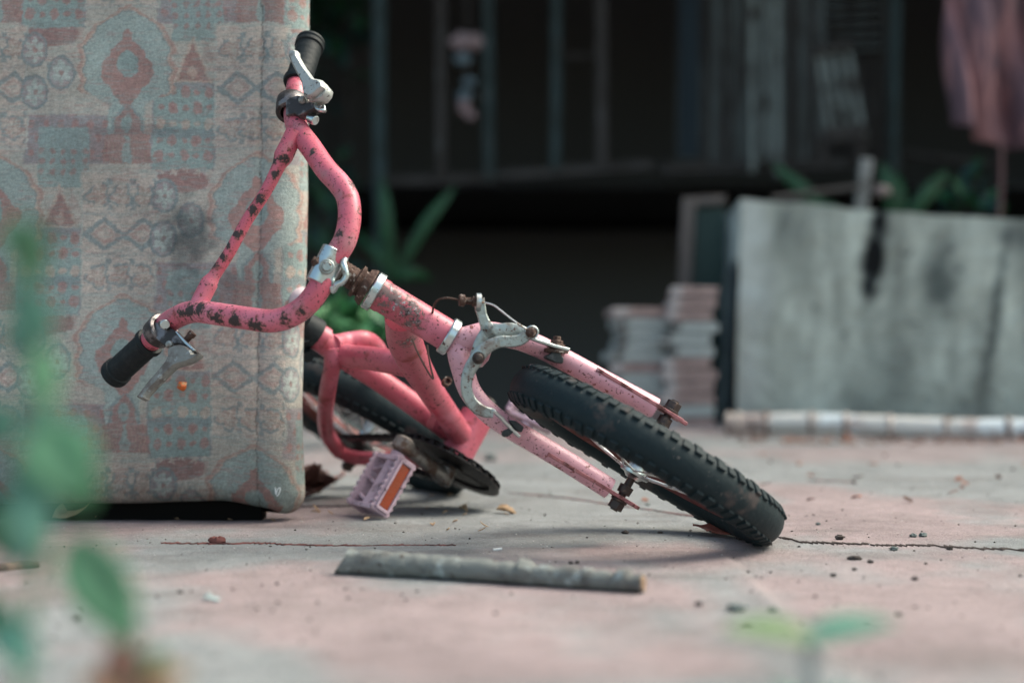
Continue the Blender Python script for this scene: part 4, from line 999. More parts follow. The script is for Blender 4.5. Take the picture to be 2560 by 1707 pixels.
# ------------------------------------------------------------------ stick in front
m_stick = mat('grey_bark', (.185, .195, .18), .9, 0, (((.10, .095, .09), 30, .48, .68, 6), ((.36, .41, .40), 45, .55, .68, 5), ((.05, .03, .025), 120, .62, .7, 3)), bump=((60, .004, 5, (.35, 1, 1)), (260, .001, 4)))
a_, b_ = G(862, 1436), G(1606, 1482); pts = []; rd_ = []; n = 60; rs = random.Random(5)
for i in range(n + 1):
    t = i / n; r_ = .0107 - .0036 * t + .0004 * math.sin(i * 1.7)
    for (kc, kh) in ((.48, .0012), (.62, .0022), (.78, .0014), (.83, .0010), (.945, .0014)): r_ += kh * math.exp(-((t - kc) / .014) ** 2)
    if .93 < t < .955: r_ += .0006
    p = a_ + (b_ - a_) * t; p = p + V(0, .004 * math.sin(t * 4), 0); p[2] = r_ * .96 + .0008; pts.append(p); rd_.append(r_)
tv_ = MB().tube(pts, rd_, 28); vv = tv_.v[0]; 
d_ = nm(b_ - a_)
for i in range(28 * 3):
    q = vv[i]; q -= (d_ * (.0105 - (q[2])) * .9) if i < 28 else 0   # slanted cut at the left end
for i in range(len(vv)): vv[i] += nm(V(*(vv[i] - pts[i // 28]))) * .0007 * (rs.random() - .5)
MBe = MB(); e_ = pts[-1]; MBe.tube([e_ - d_ * .0005, e_ + d_ * .0012], [.0064, .0060], 24)
stick = tv_.build('wooden_stick', m_stick, origin=(a_ + b_) / 2); props(stick, 'short grey cut stick with knots lying on the concrete in front of the bicycle', 'stick')
MBe.build('cut_end', mat('cut_wood', (.30, .20, .13), .85, 0, (((.14, .09, .06), 200, .45, .6, 3),)), stick)
# small twig at the left edge
m_twig = mat('twig_brown', (.10, .06, .05), .9, 0, (((.3, .2, .15), 60, .5, .7, 4),), bump=((120, .002, 4),))
pts = [G(x, y) + V(0, 0, .004) for x, y in ((-60, 1437), (0, 1433), (50, 1428), (98, 1424))]
props(MB().tube(pts, [.0045, .004, .0045, .003], 10, sub=4).build('twig', m_twig, origin=pts[1]), 'blurred brown twig at the left edge of the concrete', 'twig')

# pebbles, clods, chips
m_clod = mat('dark_clod', (.055, .045, .04), .95, 0, (((.15, .13, .12), 200, .5, .7, 4),), bump=((250, .003, 4),))
m_gclod = mat('grey_clod', (.16, .19, .18), .95, 0, (((.05, .05, .045), 200, .5, .7, 4),), bump=((250, .003, 4),))
m_white = mat('white_chip', (.75, .78, .78), .7)
def clod(px, py, w, m, label, cat='clod', seed=0, sc=(1, .8, .6), name='soil_clod', grp=None):
    c = G(px, py); r = w * c[1] / F / 2; c[2] = r * sc[2] * .75 + gz(c[0], c[1]); mb = MB(); mb.sphere(V(0, 0, 0), r, 12, 8, sc); rs = random.Random(seed)
    v = mb.v[0]; k = [.72 + .5 * rs.random() for _ in range(12 * 9)]
    for i in range(len(v)):
        j = (i // 12) * 12 + i % 12; v[i] *= (k[j] if 12 <= i < 96 else .85)
    mb.v[0] = v + c
    return props(mb.build(name, m, origin=c, sharp=30), label, cat, grp)
clod(2100, 1346, 24, m_clod, 'dark round clod of soil behind the crack right of the tyre', seed=1)
clod(2283, 1340, 18, m_gclod, 'left grey crumb of the pair far right behind the crack', seed=2)
clod(2308, 1339, 20, m_gclod, 'right grey crumb of the pair far right behind the crack', seed=3)
clod(2235, 1372, 24, m_gclod, 'pale grey crumb just in front of the long dark crack', seed=4, sc=(1, .8, .45))
clod(2374, 1371, 17, m_clod, 'dark crumb sitting on the long crack near the right edge', seed=5)
clod(2136, 1396, 36, m_clod, 'flattened dark soil crumb below the crack', seed=6, sc=(1, .7, .35))
clod(2176, 1404, 16, m_clod, 'small dark crumb right of the flattened soil crumb', seed=7)
clod(2136, 1422, 13, m_clod, 'small brown crumb below the flattened soil crumb', seed=8)
clod(2083, 1437, 16, m_clod, 'brown crumb left of and below the flattened soil crumb', seed=9)
clod(1746, 1514, 20, m_clod, 'dark brown crumb left of the grey stone in the right foreground', seed=10)
clod(1840, 1528, 52, m_gclod, 'flat grey green stone, largest of the foreground crumbs', 'stone', seed=11, sc=(1, .6, .42), name='stone')
clod(1932, 1528, 26, m_gclod, 'small greyish crumb right of the flat grey green stone', seed=12, sc=(1, .7, .45))
clod(1866, 1562, 28, m_clod, 'low brown crumb just below the flat grey green stone', seed=13, sc=(1, .7, .4))
clod(2247, 1533, 17, m_clod, 'lone brown crumb above the seedling, towards the right', seed=14)
clod(1427, 1412, 12, m_clod, 'left of two tiny brown crumbs behind the stick', seed=15)
clod(1443, 1411, 12, m_clod, 'right of two tiny brown crumbs behind the stick', seed=16)
clod(2045, 1310, 12, m_gclod, 'tiny grey crumb behind the front tyre on the right', seed=17)
clod(1620, 1260, 12, m_gclod, 'tiny grey crumb behind the front wheel spokes', seed=18)
clod(190, 1555, 20, m_clod, 'small dark crumb near the foreground leaves', seed=19)
clod(450, 1485, 14, m_clod, 'small brown crumb on bare concrete at the lower left', seed=20)
clod(1650, 1330, 16, m_clod, 'thin dark chip in the shadow left of the front tyre', seed=22, sc=(1, .5, .3))
clod(1225, 1148, 34, m_gclod, 'blurred grey green lump on the terrace behind the fork', 'stone', seed=23, sc=(1, .8, .6), name='stone')
clod(543, 1357, 44, mat('red_shard', (.17, .06, .05), .9), 'reddish brown shard poking out of the slab joint', 'shard', seed=24, sc=(1, .4, .50), name='shard')
c = G(1244, 1378); mb = MB().box(c + V(0, 0, .0022), (V(.96, .2, .1), V(-.2, .96, .1), V(-.1, -.1, .99)), (.0042, .0016, .0006)); props(mb.build('white_chip', m_white, origin=c), 'tiny white sliver between the stick and the bicycle', 'chip')
c = G(530, 1506); mb = MB().box(c + V(0, 0, .0035), (V(.9, .1, -.25), V(-.1, .96, .1), V(.25, 0, .95)), (.0060, .003, .0006)); mb.box(c + V(-.004, 0, .005), (V(.7, 0, .7), V(0, 1, 0), V(-.7, 0, .7)), (.003, .003, .0007)); props(mb.build('plastic_scrap', mat('pale_teal_plastic', (.36, .46, .46), .5), origin=c), 'pale bluish plastic scrap on the concrete at the lower left', 'scrap')
# countless grit as one object
gr = MB(); rs = random.Random(8)
octa_f = [(0, 2, 4), (2, 1, 4), (1, 3, 4), (3, 0, 4), (2, 0, 5), (1, 2, 5), (3, 1, 5), (0, 3, 5)]
for i in range(1000):
    y = rs.uniform(.8, 2.6); x = rs.uniform(-.45, .45) * y * .9
    if x < -.2 and 1.53 < y < 1.68: continue
    s_ = rs.choice((.0004, .0005, .0006, .0008, .0012)) * (1 + (rs.random() < .04) * 1.4)
    c = V(x, y, gz(x, y) + s_ * .5); gr.add([c + s_ * V(*p) * (.6 + .8 * rs.random()) for p in ((1.4, 0, 0), (-1.4, 0, 0), (0, 1, 0), (0, -1, 0), (0, 0, .8), (0, 0, -.8))], octa_f)
props(gr.build('grit', m_clod, sharp=0, fix=False), 'dark grit scattered over the concrete', 'grit', None, 'stuff')
gr = MB()
for i in range(500):
    y = rs.uniform(.9, 2.2); x = rs.uniform(-.42, .42) * y * .9
    s_ = rs.choice((.0003, .0005, .0007)); c = V(x, y, gz(x, y) + s_ * .5); gr.add([c + s_ * V(*p) for p in ((1.4, 0, 0), (-1.4, 0, 0), (0, 1, 0), (0, -1, 0), (0, 0, .8), (0, 0, -.8))], octa_f)
props(gr.build('pale_grit', mat('pale_grit', (.6, .58, .55), .8), sharp=0, fix=False), 'pale grit scattered over the concrete', 'grit', None, 'stuff')

# ------------------------------------------------------------------ low concrete wall on the right
def px_at(x, y, Y): return P(x, y, Y)
bl = G(1838, 1064); br_ = G(2620, 1084); dirw = nm(V(*(br_ - bl)[:2], 0)); bkw = V(-dirw[1], dirw[0], 0)
Lw = 2.2; tl = hit(1852, 500, bl, bkw); tr = hit(2560, 546, bl, bkw)
slope = (tr[2] - tl[2]) / ((tr - tl) @ dirw)
nuw, nvw = 180, 60
sw_ = np.linspace(0, Lw, nuw); hw = np.linspace(0, 1, nvw)
Sg, Hg = np.meshgrid(sw_, hw, indexing='ij'); topz = tl[2] + slope * Sg + (fbm(Sg * 6, Sg * 0, 81, 3) - .5) * .02
lean = (tl - bl) @ dirw
base = bl[None, None, :] + dirw * (Sg[..., None] + lean * Hg[..., None]); wv = base + 0; wv[..., 2] = Hg * topz
wv = wv + bkw * -1 * ((fbm(Sg * 5, Hg * 4, 82, 4) - .5) * .018)[..., None]
# stain painting in metres along the wall
pxs = 1845 + Sg * F / 3.72; pys = 1060 - Hg * (1060 - 520)
cw = np.zeros((nuw, nvw, 3)) + lin((200, 208, 198)) * .85
t_ = fbm(pxs / 90, pys / 260, 83, 5); cw *= np.clip(.45 + 1.1 * t_, .2, 2)[..., None]
cw *= (.7 + .6 * fbm(pxs / 25, pys / 60, 84, 4))[..., None]; strk = np.clip((fbm(pxs / 34, pys / 300, 87, 3) - .5) * 1.2, -.16, .12); cw *= (1 + strk * (.3 + .7 * Hg))[..., None]; cw *= (.86 + .28 * fbm(pxs / 120, pys / 110, 88, 4))[..., None]; cw = cw * np.array([1.06, 1.0, .95]) * .93
lt = np.clip(1.1 - np.abs(pxs - 1870) / 70 + (fbm(pxs / 30, pys / 50, 85, 3) - .5), 0, 1)[..., None]; cw = cw * (1 - lt * .6) + lin((232, 234, 226)) * lt * .6
def stain(cx, cy, rx, ry, k, c=(40, 48, 50), sk=0.):
    global cw
    d = np.sqrt(((pxs - cx - sk * (pys - cy)) / rx) ** 2 + ((pys - cy) / ry) ** 2) + (fbm(pxs / 14, pys / 22, 86, 4) - .5) * .8
    m_ = (np.clip(1.25 - d, 0, 1) * k)[..., None]; cw = cw * (1 - m_) + lin(c) * m_
stain(2185, 640, 32, 112, 1.5, (14, 20, 24), -.10); stain(2198, 548, 26, 60, 1.3, (20, 27, 30), -.05); stain(2176, 700, 20, 60, 1.3, (20, 27, 30), -.1); stain(2180, 850, 34, 120, .30, (80, 88, 86)); stain(2340, 690, 55, 110, .8, (60, 70, 70)); stain(1960, 580, 22, 60, .5, (90, 98, 96)); stain(2240, 900, 40, 160, .35, (84, 92, 90)); stain(1900, 1040, 60, 30, .4, (90, 92, 88)); stain(2300, 1040, 200, 26, .4, (80, 80, 76)); stain(2000, 620, 55, 130, .35, (70, 74, 72)); stain(2470, 740, 16, 260, .8, (40, 55, 58), -.1); stain(2450, 900, 45, 170, .5, (60, 60, 56)); stain(2150, 1000, 60, 60, .3); stain(2520, 560, 60, 40, .5, (60, 66, 70)); stain(2560, 760, 30, 110, .6)
m_wall = mat('stained_concrete', (.4, .4, .4), .9, 0, (((.10, .11, .11), 18, .60, .75, 5),), bump=((30, .01, 5),), attr='paint')
wt = thing('concrete_wall', bl, 'low stained grey concrete wall at the right of the terrace', 'wall')
wf = grid_mesh('face', (wv.reshape(-1, 3) - bl), nuw, nvw, m_wall, wt); setcol(wf, cw.reshape(-1, 3))
m_wside = mat('dark_stained_concrete', (.13, .15, .15), .9, 0, (((.28, .30, .30), 6, .48, .62, 4), ((.02, .025, .03), 5, .50, .6, 4)), bump=((30, .01, 5),), stretch=(3, 3, 1))
tk = .36
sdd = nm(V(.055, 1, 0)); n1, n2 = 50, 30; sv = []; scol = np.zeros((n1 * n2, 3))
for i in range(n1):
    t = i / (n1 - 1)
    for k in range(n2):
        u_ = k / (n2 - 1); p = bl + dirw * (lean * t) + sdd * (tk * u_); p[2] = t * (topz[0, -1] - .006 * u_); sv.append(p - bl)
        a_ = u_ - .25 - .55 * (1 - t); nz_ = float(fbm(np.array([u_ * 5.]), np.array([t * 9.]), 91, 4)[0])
        c_ = lin((150, 160, 158)) if (t > .72 and u_ < .95) else lin((52, 62, 66))  # end face's shade and dark stains both painted into its colour
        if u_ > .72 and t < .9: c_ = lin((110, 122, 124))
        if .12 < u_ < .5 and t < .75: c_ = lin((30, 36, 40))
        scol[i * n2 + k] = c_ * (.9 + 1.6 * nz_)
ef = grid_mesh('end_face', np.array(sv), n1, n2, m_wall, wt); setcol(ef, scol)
tv2 = []; f = []
for i in range(nuw):
    p = wv[i, -1]; tv2 += [p, p + sdd * tk + V(0, 0, -.004)]
for i in range(nuw - 1): f.append((2 * i, 2 * i + 1, 2 * i + 3, 2 * i + 2))
MB().add(tv2, f).build('top_face', m_wside, wt, fix=False, sharp=0)
bk = MB(); q = bl + sdd * tk; v = [q - dirw * .02, q + dirw * Lw, q + dirw * Lw + V(0, 0, .42), q + dirw * lean - dirw * .02 + V(0, 0, topz[0, -1])]; bk.add(v, [(0, 1, 2, 3)]); bk.build('back_face', m_wside, wt, fix=False, sharp=0)

# pale bamboo pole along the foot of the wall
m_bam = mat('bleached_bamboo', (.62, .60, .56), .5, 0, (((.44, .34, .30), 5, .52, .64, 5), ((.75, .80, .80), 9, .5, .62, 3), ((.14, .10, .08), 16, .60, .68, 4)), bump=((40, .003, 4),))
m_bam2 = mat('brown_bamboo_end', (.50, .42, .37), .7, 0, (((.16, .10, .08), 20, .45, .65, 5),), bump=((40, .003, 4),))
pa = G(1822, 1086) ; pb = G(2760, 1102); nseg = 64; pts = []; rd_ = []; nodes = [.03, .11, .235, .33, .45, .60, .76, .9]
for i in range(nseg * 4 + 1):
    t = i / (nseg * 4); p = pa + (pb - pa) * t; r_ = .0225 + .002 * t; r_ += sum(.0045 * math.exp(-((t - k_) / .0045) ** 2) - .0015 * math.exp(-((t - k_ - .012) / .006) ** 2) for k_ in nodes)
    p[2] = .025 + .004 * math.sin(t * 7); pts.append(p); rd_.append(r_)
bo_ = MB().tube(pts, rd_, 20).build('bamboo_pole', m_bam, origin=pa); props(bo_, 'pale bleached bamboo pole lying along the foot of the concrete wall', 'pole')

nd = MB()
for k_ in nodes + [.0]:
    p = pa + (pb - pa) * k_; p[2] = .025 + .004 * math.sin(k_ * 7); d = nm(pb - pa); rr0 = .0225 + .002 * k_ + .0045
    m1 = MB().lathe(p - d * .006, d, [(0, rr0 - .004), (.003, rr0 + .0008), (.009, rr0 + .0008), (.012, rr0 - .004)], 20); m1.build('node_ring' if k_ else 'cut_end', m_bam2, bo_)
m_litter = mat('leaf_litter_brown', (.20, .115, .09), .85, 0, (((.38, .16, .10), 9, .52, .60, 2), ((.10, .06, .05), 14, .5, .62, 3)), trans=.1)
# leaf litter near the wall
rs = random.Random(11)
lt_ = MB()
for i in range(160):
    x = rs.uniform(1840, 2560); y = rs.uniform(1098, 1112); p = G(x, y); p[2] += .002
    leaf_geo(lt_, p, V(rs.uniform(-1, 1), rs.uniform(-1, 1), rs.uniform(0, .4)), V(rs.uniform(-.4, .4), rs.uniform(-.6, .2), 1), rs.uniform(.010, .028), rs.uniform(.004, .011), n=4, curl=rs.uniform(-.6, .6))
for i in range(26):
    x = rs.uniform(1500, 2560); y = rs.uniform(1105, 1260); p = G(x, y); p[2] += .002
    leaf_geo(lt_, p, V(rs.uniform(-1, 1), rs.uniform(-1, 1), rs.uniform(0, .2)), V(0, 0, 1), rs.uniform(.006, .022), rs.uniform(.004, .012), n=4, curl=rs.uniform(-.6, .6))
props(lt_.build('leaf_litter', m_litter, sharp=0, fix=False, solid=.0008), 'scattered dead leaf scraps along the bamboo pole and terrace', 'leaf litter', None, 'stuff')

# ------------------------------------------------------------------ piles of roof tiles left of the wall
m_t1 = mat('tile_pinkbrown', (.44, .32, .30), .85, 0, (((.58, .54, .53), 14, .45, .62, 5), ((.07, .045, .04), 30, .55, .7, 4)), bump=((40, .006, 5),))
m_t2 = mat('tile_grey', (.48, .52, .51), .85, 0, (((.10, .08, .075), 14, .48, .65, 5),), bump=((40, .006, 5),))
ordn = ['topmost', 'second', 'third', 'fourth', 'fifth', 'sixth', 'seventh', 'eighth', 'ninth', 'tenth', 'eleventh', 'twelfth']
def tile_pile(xl, xr, ytop, ybot, n, Y, word, seed):
    rs = random.Random(seed); hh = (ybot - ytop) / n
    for i in range(n):
        y1 = ytop + hh * i; y2 = y1 + hh; o1, o2 = rs.uniform(-16, 14), rs.uniform(-8, 10)
        g = (i / n) * -14
        a_ = P(xl + o1 + g, y2, Y); b_ = P(xr + o2 + g, y2, Y); hgt_ = hh * Y / F
        ctr = (a_ + b_) / 2 + V(0, .09, hgt_ / 2); w = (b_[0] - a_[0]) / 2; an = rs.uniform(-.08, .08); d = V(math.cos(an), math.sin(an), rs.uniform(-.03, .03)); s_ = V(-math.sin(an), math.cos(an), 0)
        mb = MB(); t = hgt_ * .36
        # curved barrel edge: slab plus raised lip
        mb.box(ctr, (d, s_, V(0, 0, 1)), (w, .09, t)); mb.box(ctr + V(0, -.088, t * .8), (d, s_, V(0, 0, 1)), (w * .96, .006, t * .35)); mb.box(ctr + V(-w * .9, 0, t * .9), (d, s_, V(0, 0, 1)), (w * .06, .085, t * .3))
        props(mb.build('roof_tile', m_t2 if rs.random() < .45 else m_t1, origin=ctr, bevel=.003), f'{ordn[i]} clay tile from the top of the {word} pile beside the concrete wall', 'roof tile', f'tiles in the {word} pile')
tile_pile(1540, 1668, 768, 1072, 11, 3.70, 'lower left', 1)
tile_pile(1672, 1790, 715, 1074, 12, 3.66, 'taller right', 2)
# upright frame leaning behind the tiles
fr_o = P(1720, 1050, 3.95); fr_o[2] = 0
ft = thing('wooden_screen', fr_o, 'narrow upright wooden screen with a dark green panel behind the tile piles', 'screen')
m_wd = mat('weathered_wood', (.14, .12, .115), .85, 0, (((.07, .06, .055), 12, .4, .65, 5),), bump=((60, .003, 4, (1, 1, .1)),), stretch=(3, 3, .3))
m_dg = mat('dark_green_panel', (.015, .045, .042), .6)
MB().bar(P(1692, 1050, 3.95), P(1722, 495, 3.95), .036, .03, V(0, 1, 0)).build('post', m_wd, ft, bevel=.003)
MB().bar(P(1722, 505, 3.95), P(1812, 500, 3.95), .022, .028, V(0, 1, 0)).build('rail', m_wd, ft, bevel=.003)
MB().bar(P(1760, 1050, 3.97), P(1775, 520, 3.97), .085, .012, V(0, 1, 0)).build('panel', m_dg, ft, bevel=.002)

# ------------------------------------------------------------------ timber house on stilts at the back
SY = 5.5
m_teal = mat('old_teal_timber', (.038, .066, .070), .8, 0, (((.025, .04, .04), 8, .4, .65, 5), ((.12, .12, .12), 20, .6, .75, 3)), bump=((60, .004, 4),))
m_brown = mat('old_brown_timber', (.065, .058, .056), .85, 0, (((.04, .033, .03), 8, .4, .65, 5), ((.12, .13, .13), 20, .6, .75, 3)), bump=((60, .004, 4),))
m_plk = mat('grey_plank', (.13, .15, .15), .85, 0, (((.055, .05, .048), 6, .42, .62, 5), ((.15, .17, .17), 14, .58, .7, 4)), bump=((60, .004, 4),), stretch=(3, 3, .4))
m_sl = mat('pale_slat', (.26, .30, .29), .85, 0, (((.08, .075, .07), 14, .45, .65, 5),), bump=((60, .003, 4),))
m_dkin = mat('dark_interior', (.10, .10, .103), .95); m_dkin2 = mat('dark_floor', (.02, .02, .02), .95); m_dku = mat('underfloor_grey_wall', (.11, .11, .11), .95)
ho = P(1500, 1000, 6.5); ho[2] = -.13
hs_ = thing('stilt_house', ho, 'dark timber house raised on posts behind the terrace', 'house')
def wpart(name, lo, hi, m): return MB().aabb(lo, hi).build(name, m, hs_)
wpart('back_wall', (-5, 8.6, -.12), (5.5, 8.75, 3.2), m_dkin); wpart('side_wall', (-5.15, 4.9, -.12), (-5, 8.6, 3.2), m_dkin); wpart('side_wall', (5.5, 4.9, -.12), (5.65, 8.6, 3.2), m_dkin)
wpart('roof', (-5.4, 4.3, 3.2), (5.9, 8.9, 3.3), m_dkin); wpart('eave', (-5.4, 4.28, 2.35), (5.9, 4.34, 3.2), m_dkin)  # roof, eave and closed side walls out of view, shaped to darken the interior
wpart('underfloor_wall', (-5, 7.0, -.12), (5.5, 7.1, .80), m_dku)  # plain dark grey sheet closing off the void under the floor
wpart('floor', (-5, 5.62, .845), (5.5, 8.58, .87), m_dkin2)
def beam(name, x0, y0, x1, y1, wpx, m, Y=SY, th=.05): return MB().bar(P(x0, y0, Y), P(x1, y1, Y), wpx * Y / F, th, V(0, 1, 0)).build(name, m, hs_, bevel=.004)
beam('floor_beam', 940, 456, 1250, 447, 24, m_brown, 5.52); beam('floor_beam', 1252, 440, 1630, 414, 22, m_brown, 5.50); beam('floor_beam', 1650, 424, 2250, 408, 26, m_brown, 5.53)
beam('post', 952, 1000, 946, -700, 30, m_teal, 5.44)
beam('post', 1103, 446, 1100, -700, 24, m_brown); beam('post', 1222, 444, 1216, -700, 27, m_teal)
beam('post', 1388, 430, 1396, -700, 24, m_teal); beam('post', 1504, 424, 1500, -700, 26, m_brown)
beam('rail', 1400, 146, 1495, 141, 8, m_brown)
# plank wall
rs = random.Random(4); x = 1690; k = 0
while x < 2225:
    w = rs.uniform(17, 30); m_ = rs.choice((m_plk, m_plk, m_brown))
    if 2040 < x < 2200: 
        MB().bar(P(x + w / 2, 405, SY + .12), P(x + w / 2 + 14, 120, SY + .12), (w - 4) * SY / F, .02, V(0, 1, 0)).build('plank', m_brown, hs_)
    else: MB().bar(P(x + w / 2, 405, SY + .05), P(x + w / 2 + 8, -700, SY + .05), (w - 3) * SY / F, .02, V(0, 1, 0)).build('plank', m_, hs_)
    x += w; k += 1
for xx, wd, yb in ((1882, 15, 432), (1916, 14, 405), (1944, 17, 440)): beam('batten', xx, yb, xx - 4, -700, wd, m_sl, 5.42, .03)
for i in range(6): beam('louvre', 2052, 8 + i * 24, 2205, 2 + i * 24, 11, m_plk, 5.58, .03)
for i in range(6): beam('louvre', 2052, -136 + i * 24, 2205, -142 + i * 24, 11, m_plk, 5.58, .03)
beam('door_post', 2218, 405, 2230, -700, 26, m_brown, 5.46)
beam('post', 2222, 1000, 2250, -700, 22, m_teal, 5.38)
beam('floor_beam', 2250, 385, 2480, 412, 12, m_brown, 5.7)
beam('curtain', 1722, 395, 1726, -700, 50, mat('dark_blue_curtain', (.016, .028, .038), .9), 5.46, .02)
# slatted crate leaning on the plank wall
co = P(2110, 340, 5.3)
ct = thing('slatted_crate', co, 'small slatted wooden crate tilted against the plank wall of the dark house', 'crate')
for (x0, x1) in ((2042, 2076), (2064, 2102), (2092, 2132), (2122, 2160)):
    MB().bar(P(x0, 130, 5.30), P(x1, 340, 5.30), .020, .015, V(0, 1, 0)).build('slat', m_sl, ct, bevel=.002)
for (x0, y0, x1, y1) in ((2030, 130, 2130, 112), (2058, 330, 2166, 318), (2062, 345, 2160, 335)): MB().bar(P(x0, y0, 5.27), P(x1, y1, 5.27), .030, .015, V(0, 1, 0)).build('rail', m_brown, ct, bevel=.002)
MB().bar(P(2060, 400, 5.30), P(2052, 345, 5.3), .03, .03, V(0, 1, 0)).build('foot', m_brown, ct)
MB().bar(P(2150, 400, 5.30), P(2150, 345, 5.3), .03, .03, V(0, 1, 0)).build('foot', m_brown, ct)

# short post and stick behind the wall, stone on the wall
pp = P(2150, 520, 4.15)
props(MB().bar(P(2150, 530, 4.15), P(2166, 398, 4.15), .036, .03, V(0, 1, 0)).build('short_post', mat('pale_post', (.27, .27, .26), .85, 0, (((.14, .13, .12), 14, .45, .65, 4),)), origin=pp, bevel=.003), 'short pale wooden post sticking up behind the concrete wall', 'post')
pp = P(1970, 490, 4.1)
props(MB().tube([P(1930, 498, 4.05), P(2050, 480, 4.1), P(2150, 468, 4.12)], .009, 10, sub=3).build('thin_branch', m_brown, origin=pp), 'thin brown branch lying just above the top of the concrete wall', 'branch')
pp = P(2205, 478, 4.1)
o = MB().sphere(pp, .022, 12, 8, (1.2, .8, .8)).build('stone', mat('pinkish_stone', (.25, .19, .18), .9), origin=pp); props(o, 'small pinkish stone behind the top of the concrete wall', 'stone')

# hanging cloth
m_clo = mat('faded_pink_cloth', (.36, .18, .185), .95, 0, (((.15, .09, .11), 6.0, .44, .56, 3), ((.15, .15, .165), 3.0, .54, .66, 3)), bump=((500, .001, 2),), stretch=(2.4, 1, .45))
nu_, nv_ = 90, 70; vv = []
hem = lambda x: np.interp(x, [2362, 2380, 2450, 2520, 2600, 2700, 2900], [298, 315, 342, 360, 372, 378, 380])
CY = 4.3
for i in range(nu_):
    s_ = i / (nu_ - 1)
    for k in range(nv_):
        t = k / (nv_ - 1)
        x = 2360 + s_ * 480; yb = hem(x); y = -420 + (yb + 420) * t; x2 = x + 26 * (1 - t) * (1 - s_) + 14 * (t < 1) * 0
        ph = s_ * 40 + (1 - t) * 11.0 + 1.5 * math.sin(s_ * 11)
        dpt = .030 * math.sin(ph) * (.4 + .6 * t) + .06 * math.sin(s_ * 13 + t * 4)
        vv.append(P(x2 + 8 * math.cos(ph), y, CY) + V(0, dpt, 0))
vv = np.array(vv); clo = thing('hanging_cloth', vv[0], 'faded pink and grey cloth hanging in folds at the upper right', 'cloth')
g_ = grid_mesh('cloth', vv - vv[0], nu_, nv_, m_clo, clo); md_ = g_.modifiers.new('s', 'SOLIDIFY'); md_.thickness = .003
MB().tube([p + V(0, 0, 0) for p in vv.reshape(nu_, nv_, 3)[:, -1]], .005, 6).build('hem', m_clo, clo)
ln = thing('clothes_line', P(2300, -425, CY), 'line above the frame holding the hanging cloth', 'line')
MB().tube([P(1000, -470, CY + .2), P(2360, -422, CY), P(3400, -422, CY)], .006, 8, sub=4).build('rope', m_brown, ln)
tpn = P(2505, 560, 4.25)
props(MB().tube([P(2498, 560, 4.25), P(2503, 450, 4.25), P(2503, 350, 4.25)], .007, 8, sub=2).build('thin_pole', mat('reddish_pole', (.16, .08, .08), .7), origin=tpn), 'thin reddish pole rising from behind the wall to the hanging cloth', 'pole')

# bundle hanging inside the house (pale pink cloth with small bottles)
def blob(mb, c, r, sc, seed):
    rs = random.Random(seed); m_ = MB().sphere(V(0, 0, 0), r, 14, 10, sc); v = m_.v[0]
    for i in range(len(v)): v[i] = v[i] * (1 + .25 * math.sin(v[i][0] * 90 + seed) * math.cos(v[i][2] * 80)) + c
    mb.add(v, m_.f)
bo = P(1170, 60, 5.3)
bu = thing('hanging_bundle', bo, 'pale pinkish cloth bundle hanging between two posts in the dark house', 'bundle')
b1 = MB(); blob(b1, P(1168, 105, 5.3), .055, (1.1, .6, .65), 1); b1.build('cloth_bundle', mat('pale_pink_bundle', (.30, .22, .23), .9), bu)
b2 = MB(); blob(b2, P(1160, 268, 5.3), .034, (.8, .6, 1.0), 2); blob(b2, P(1178, 288, 5.3), .024, (1, .6, .8), 3); b2.build('lower_bundle', mat('pale_pink_bundle_low', (.30, .21, .22), .9), bu)
m_bb = mat('blue_bundle', (.12, .17, .20), .6)
for x_, y_, r_, k_ in ((1158, 148, .027, 4), (1172, 205, .022, 5), (1160, 240, .026, 6)):
    b3 = MB(); blob(b3, P(x_, y_, 5.3), r_, (1.1, .6, .85), k_); b3.build('blue_bag', m_bb, bu)
MB().tube([P(1170, -500, 5.3), P(1168, 100, 5.3), P(1165, 280, 5.3)], .004, 6).build('string', m_brown, bu)

# ------------------------------------------------------------------ plants of the background
def strap_plant(px, py, Y, tips, w, m, label, seed=0, ground=None):
    b = P(px, py, Y); 
    if ground is not None: b[2] = ground
    t = thing('strap_leaf_plant', b, label, 'plant')
    for i, (tx, ty) in enumerate(tips):
        q = P(tx, ty, Y + .02 * i); pts, wd = smooth([b, b * .5 + q * .5 + V(0, -.03, .02), q], 1., 8); v = []; f = []; n = len(pts)
        for k, p in enumerate(pts):
            tt = k / (n - 1); d = nm(pts[min(k + 1, n - 1)] - pts[max(k - 1, 0)]); s_ = nm(np.cross(d, V(0, 1, .1))); ww = w * Y / F / 2 * (.45 + .55 * math.sin(math.pi * min(.5, tt))) * (1 if tt < .5 else math.cos((tt - .5) * math.pi) ** .7 + .02)
            v += [p - s_ * ww + V(0, -.006, 0), p, p + s_ * ww + V(0, -.006, 0)]
        for k in range(n - 1): f += [(3 * k, 3 * k + 1, 3 * k + 4, 3 * k + 3), (3 * k + 1, 3 * k + 2, 3 * k + 5, 3 * k + 4)]
        MB().add(v, f).build('leaf', m, t, sharp=0, fix=False, solid=.0015)
    return t
m_st = green('strap_green', (.020, .10, .038), .2)
strap_plant(985, 700, 4.75, [(955, 440), (1140, 465), (905, 600), (1080, 700), (950, 560)], 30, m_st, 'dark green strap-leaved plant under the house left of centre')
strap_plant(2235, 600, 4.35, [(2205, 405), (2370, 425), (2240, 430)], 42, m_st, 'broad-leaved green plant rising behind the middle of the wall')
strap_plant(2130, 640, 4.35, [(1930, 408), (2060, 500)], 40, m_st, 'single arching green leaf plant behind the left end of the wall')
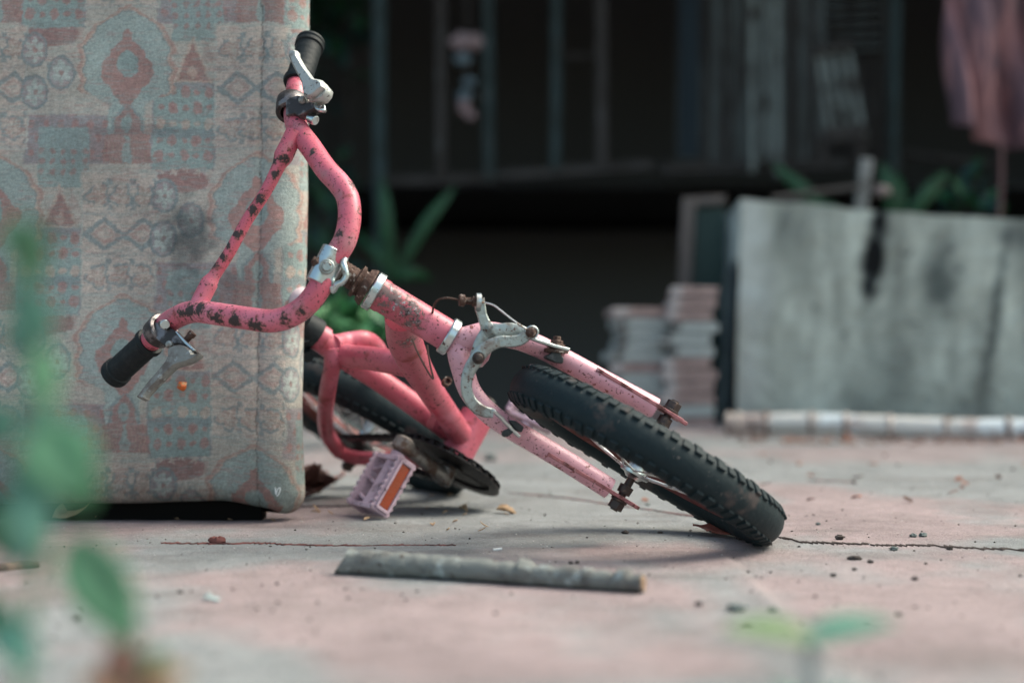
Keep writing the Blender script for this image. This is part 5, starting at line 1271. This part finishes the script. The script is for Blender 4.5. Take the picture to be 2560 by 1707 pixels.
def leafy(px, py, Y, spread, n, L, W, ms, label, seed, gz_=None, name='shrub', hgt_=1.):
    rs = random.Random(seed); b = P(px, py, Y)
    if gz_ is not None: b[2] = gz_
    t = thing(name, b, label, 'shrub'); ctr = P(px, py, Y); sx, sz = spread[0] * Y / F, spread[1] * Y / F
    fm = {}
    stm = MB()
    for i in range(n):
        p = ctr + V(rs.gauss(0, .45) * sx, rs.gauss(0, .4) * sx, rs.gauss(0, .45) * sz)
        d = nm(p - b + V(rs.uniform(-.1, .1), rs.uniform(-.1, .1), .02)) + V(rs.uniform(-.8, .8), rs.uniform(-.8, .3), rs.uniform(-.7, .3)); mm = rs.choice(ms); fm.setdefault(mm.name, (MB(), mm))
        leaf_geo(fm[mm.name][0], p, d, V(rs.uniform(-.5, .5), rs.uniform(-.8, 0), 1), L * rs.uniform(.6, 1.3), W * rs.uniform(.7, 1.2), n=5, curl=rs.uniform(.1, .8))
        if i % 4 == 0: stm.tube([b, (b + p) / 2 + V(0, 0, .03), p], [.006, .004, .002], 5, sub=3)
    for mb_, mm in fm.values(): mb_.build('foliage', mm, t, sharp=0, fix=False)
    stm.build('stem', m_brown, t)
    return t
leafy(860, 835, 2.9, (105, 60), 60, .085, .034, [m_gs, m_gs2, m_gs], 'bright green low shrub between the mattress and the bicycle frame', 2, 0.0)
leafy(905, 1010, 3.6, (90, 40), 26, .06, .022, [m_gs2], 'small green weeds seen through the rear wheel', 3, 0.0)
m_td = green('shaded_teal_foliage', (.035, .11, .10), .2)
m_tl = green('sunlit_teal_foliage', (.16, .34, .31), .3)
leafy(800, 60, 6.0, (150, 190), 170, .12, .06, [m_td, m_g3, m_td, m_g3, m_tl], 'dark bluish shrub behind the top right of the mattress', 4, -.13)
leafy(2430, 500, 4.5, (70, 60), 34, .07, .05, [m_gs, m_td], 'round-leaved green shrub behind the right part of the wall', 5, 0.0)
leafy(800, 560, 5.2, (110, 240), 60, .10, .05, [m_g3, m_td], 'very dark shrub under the house beside the mattress edge', 6, -.13)
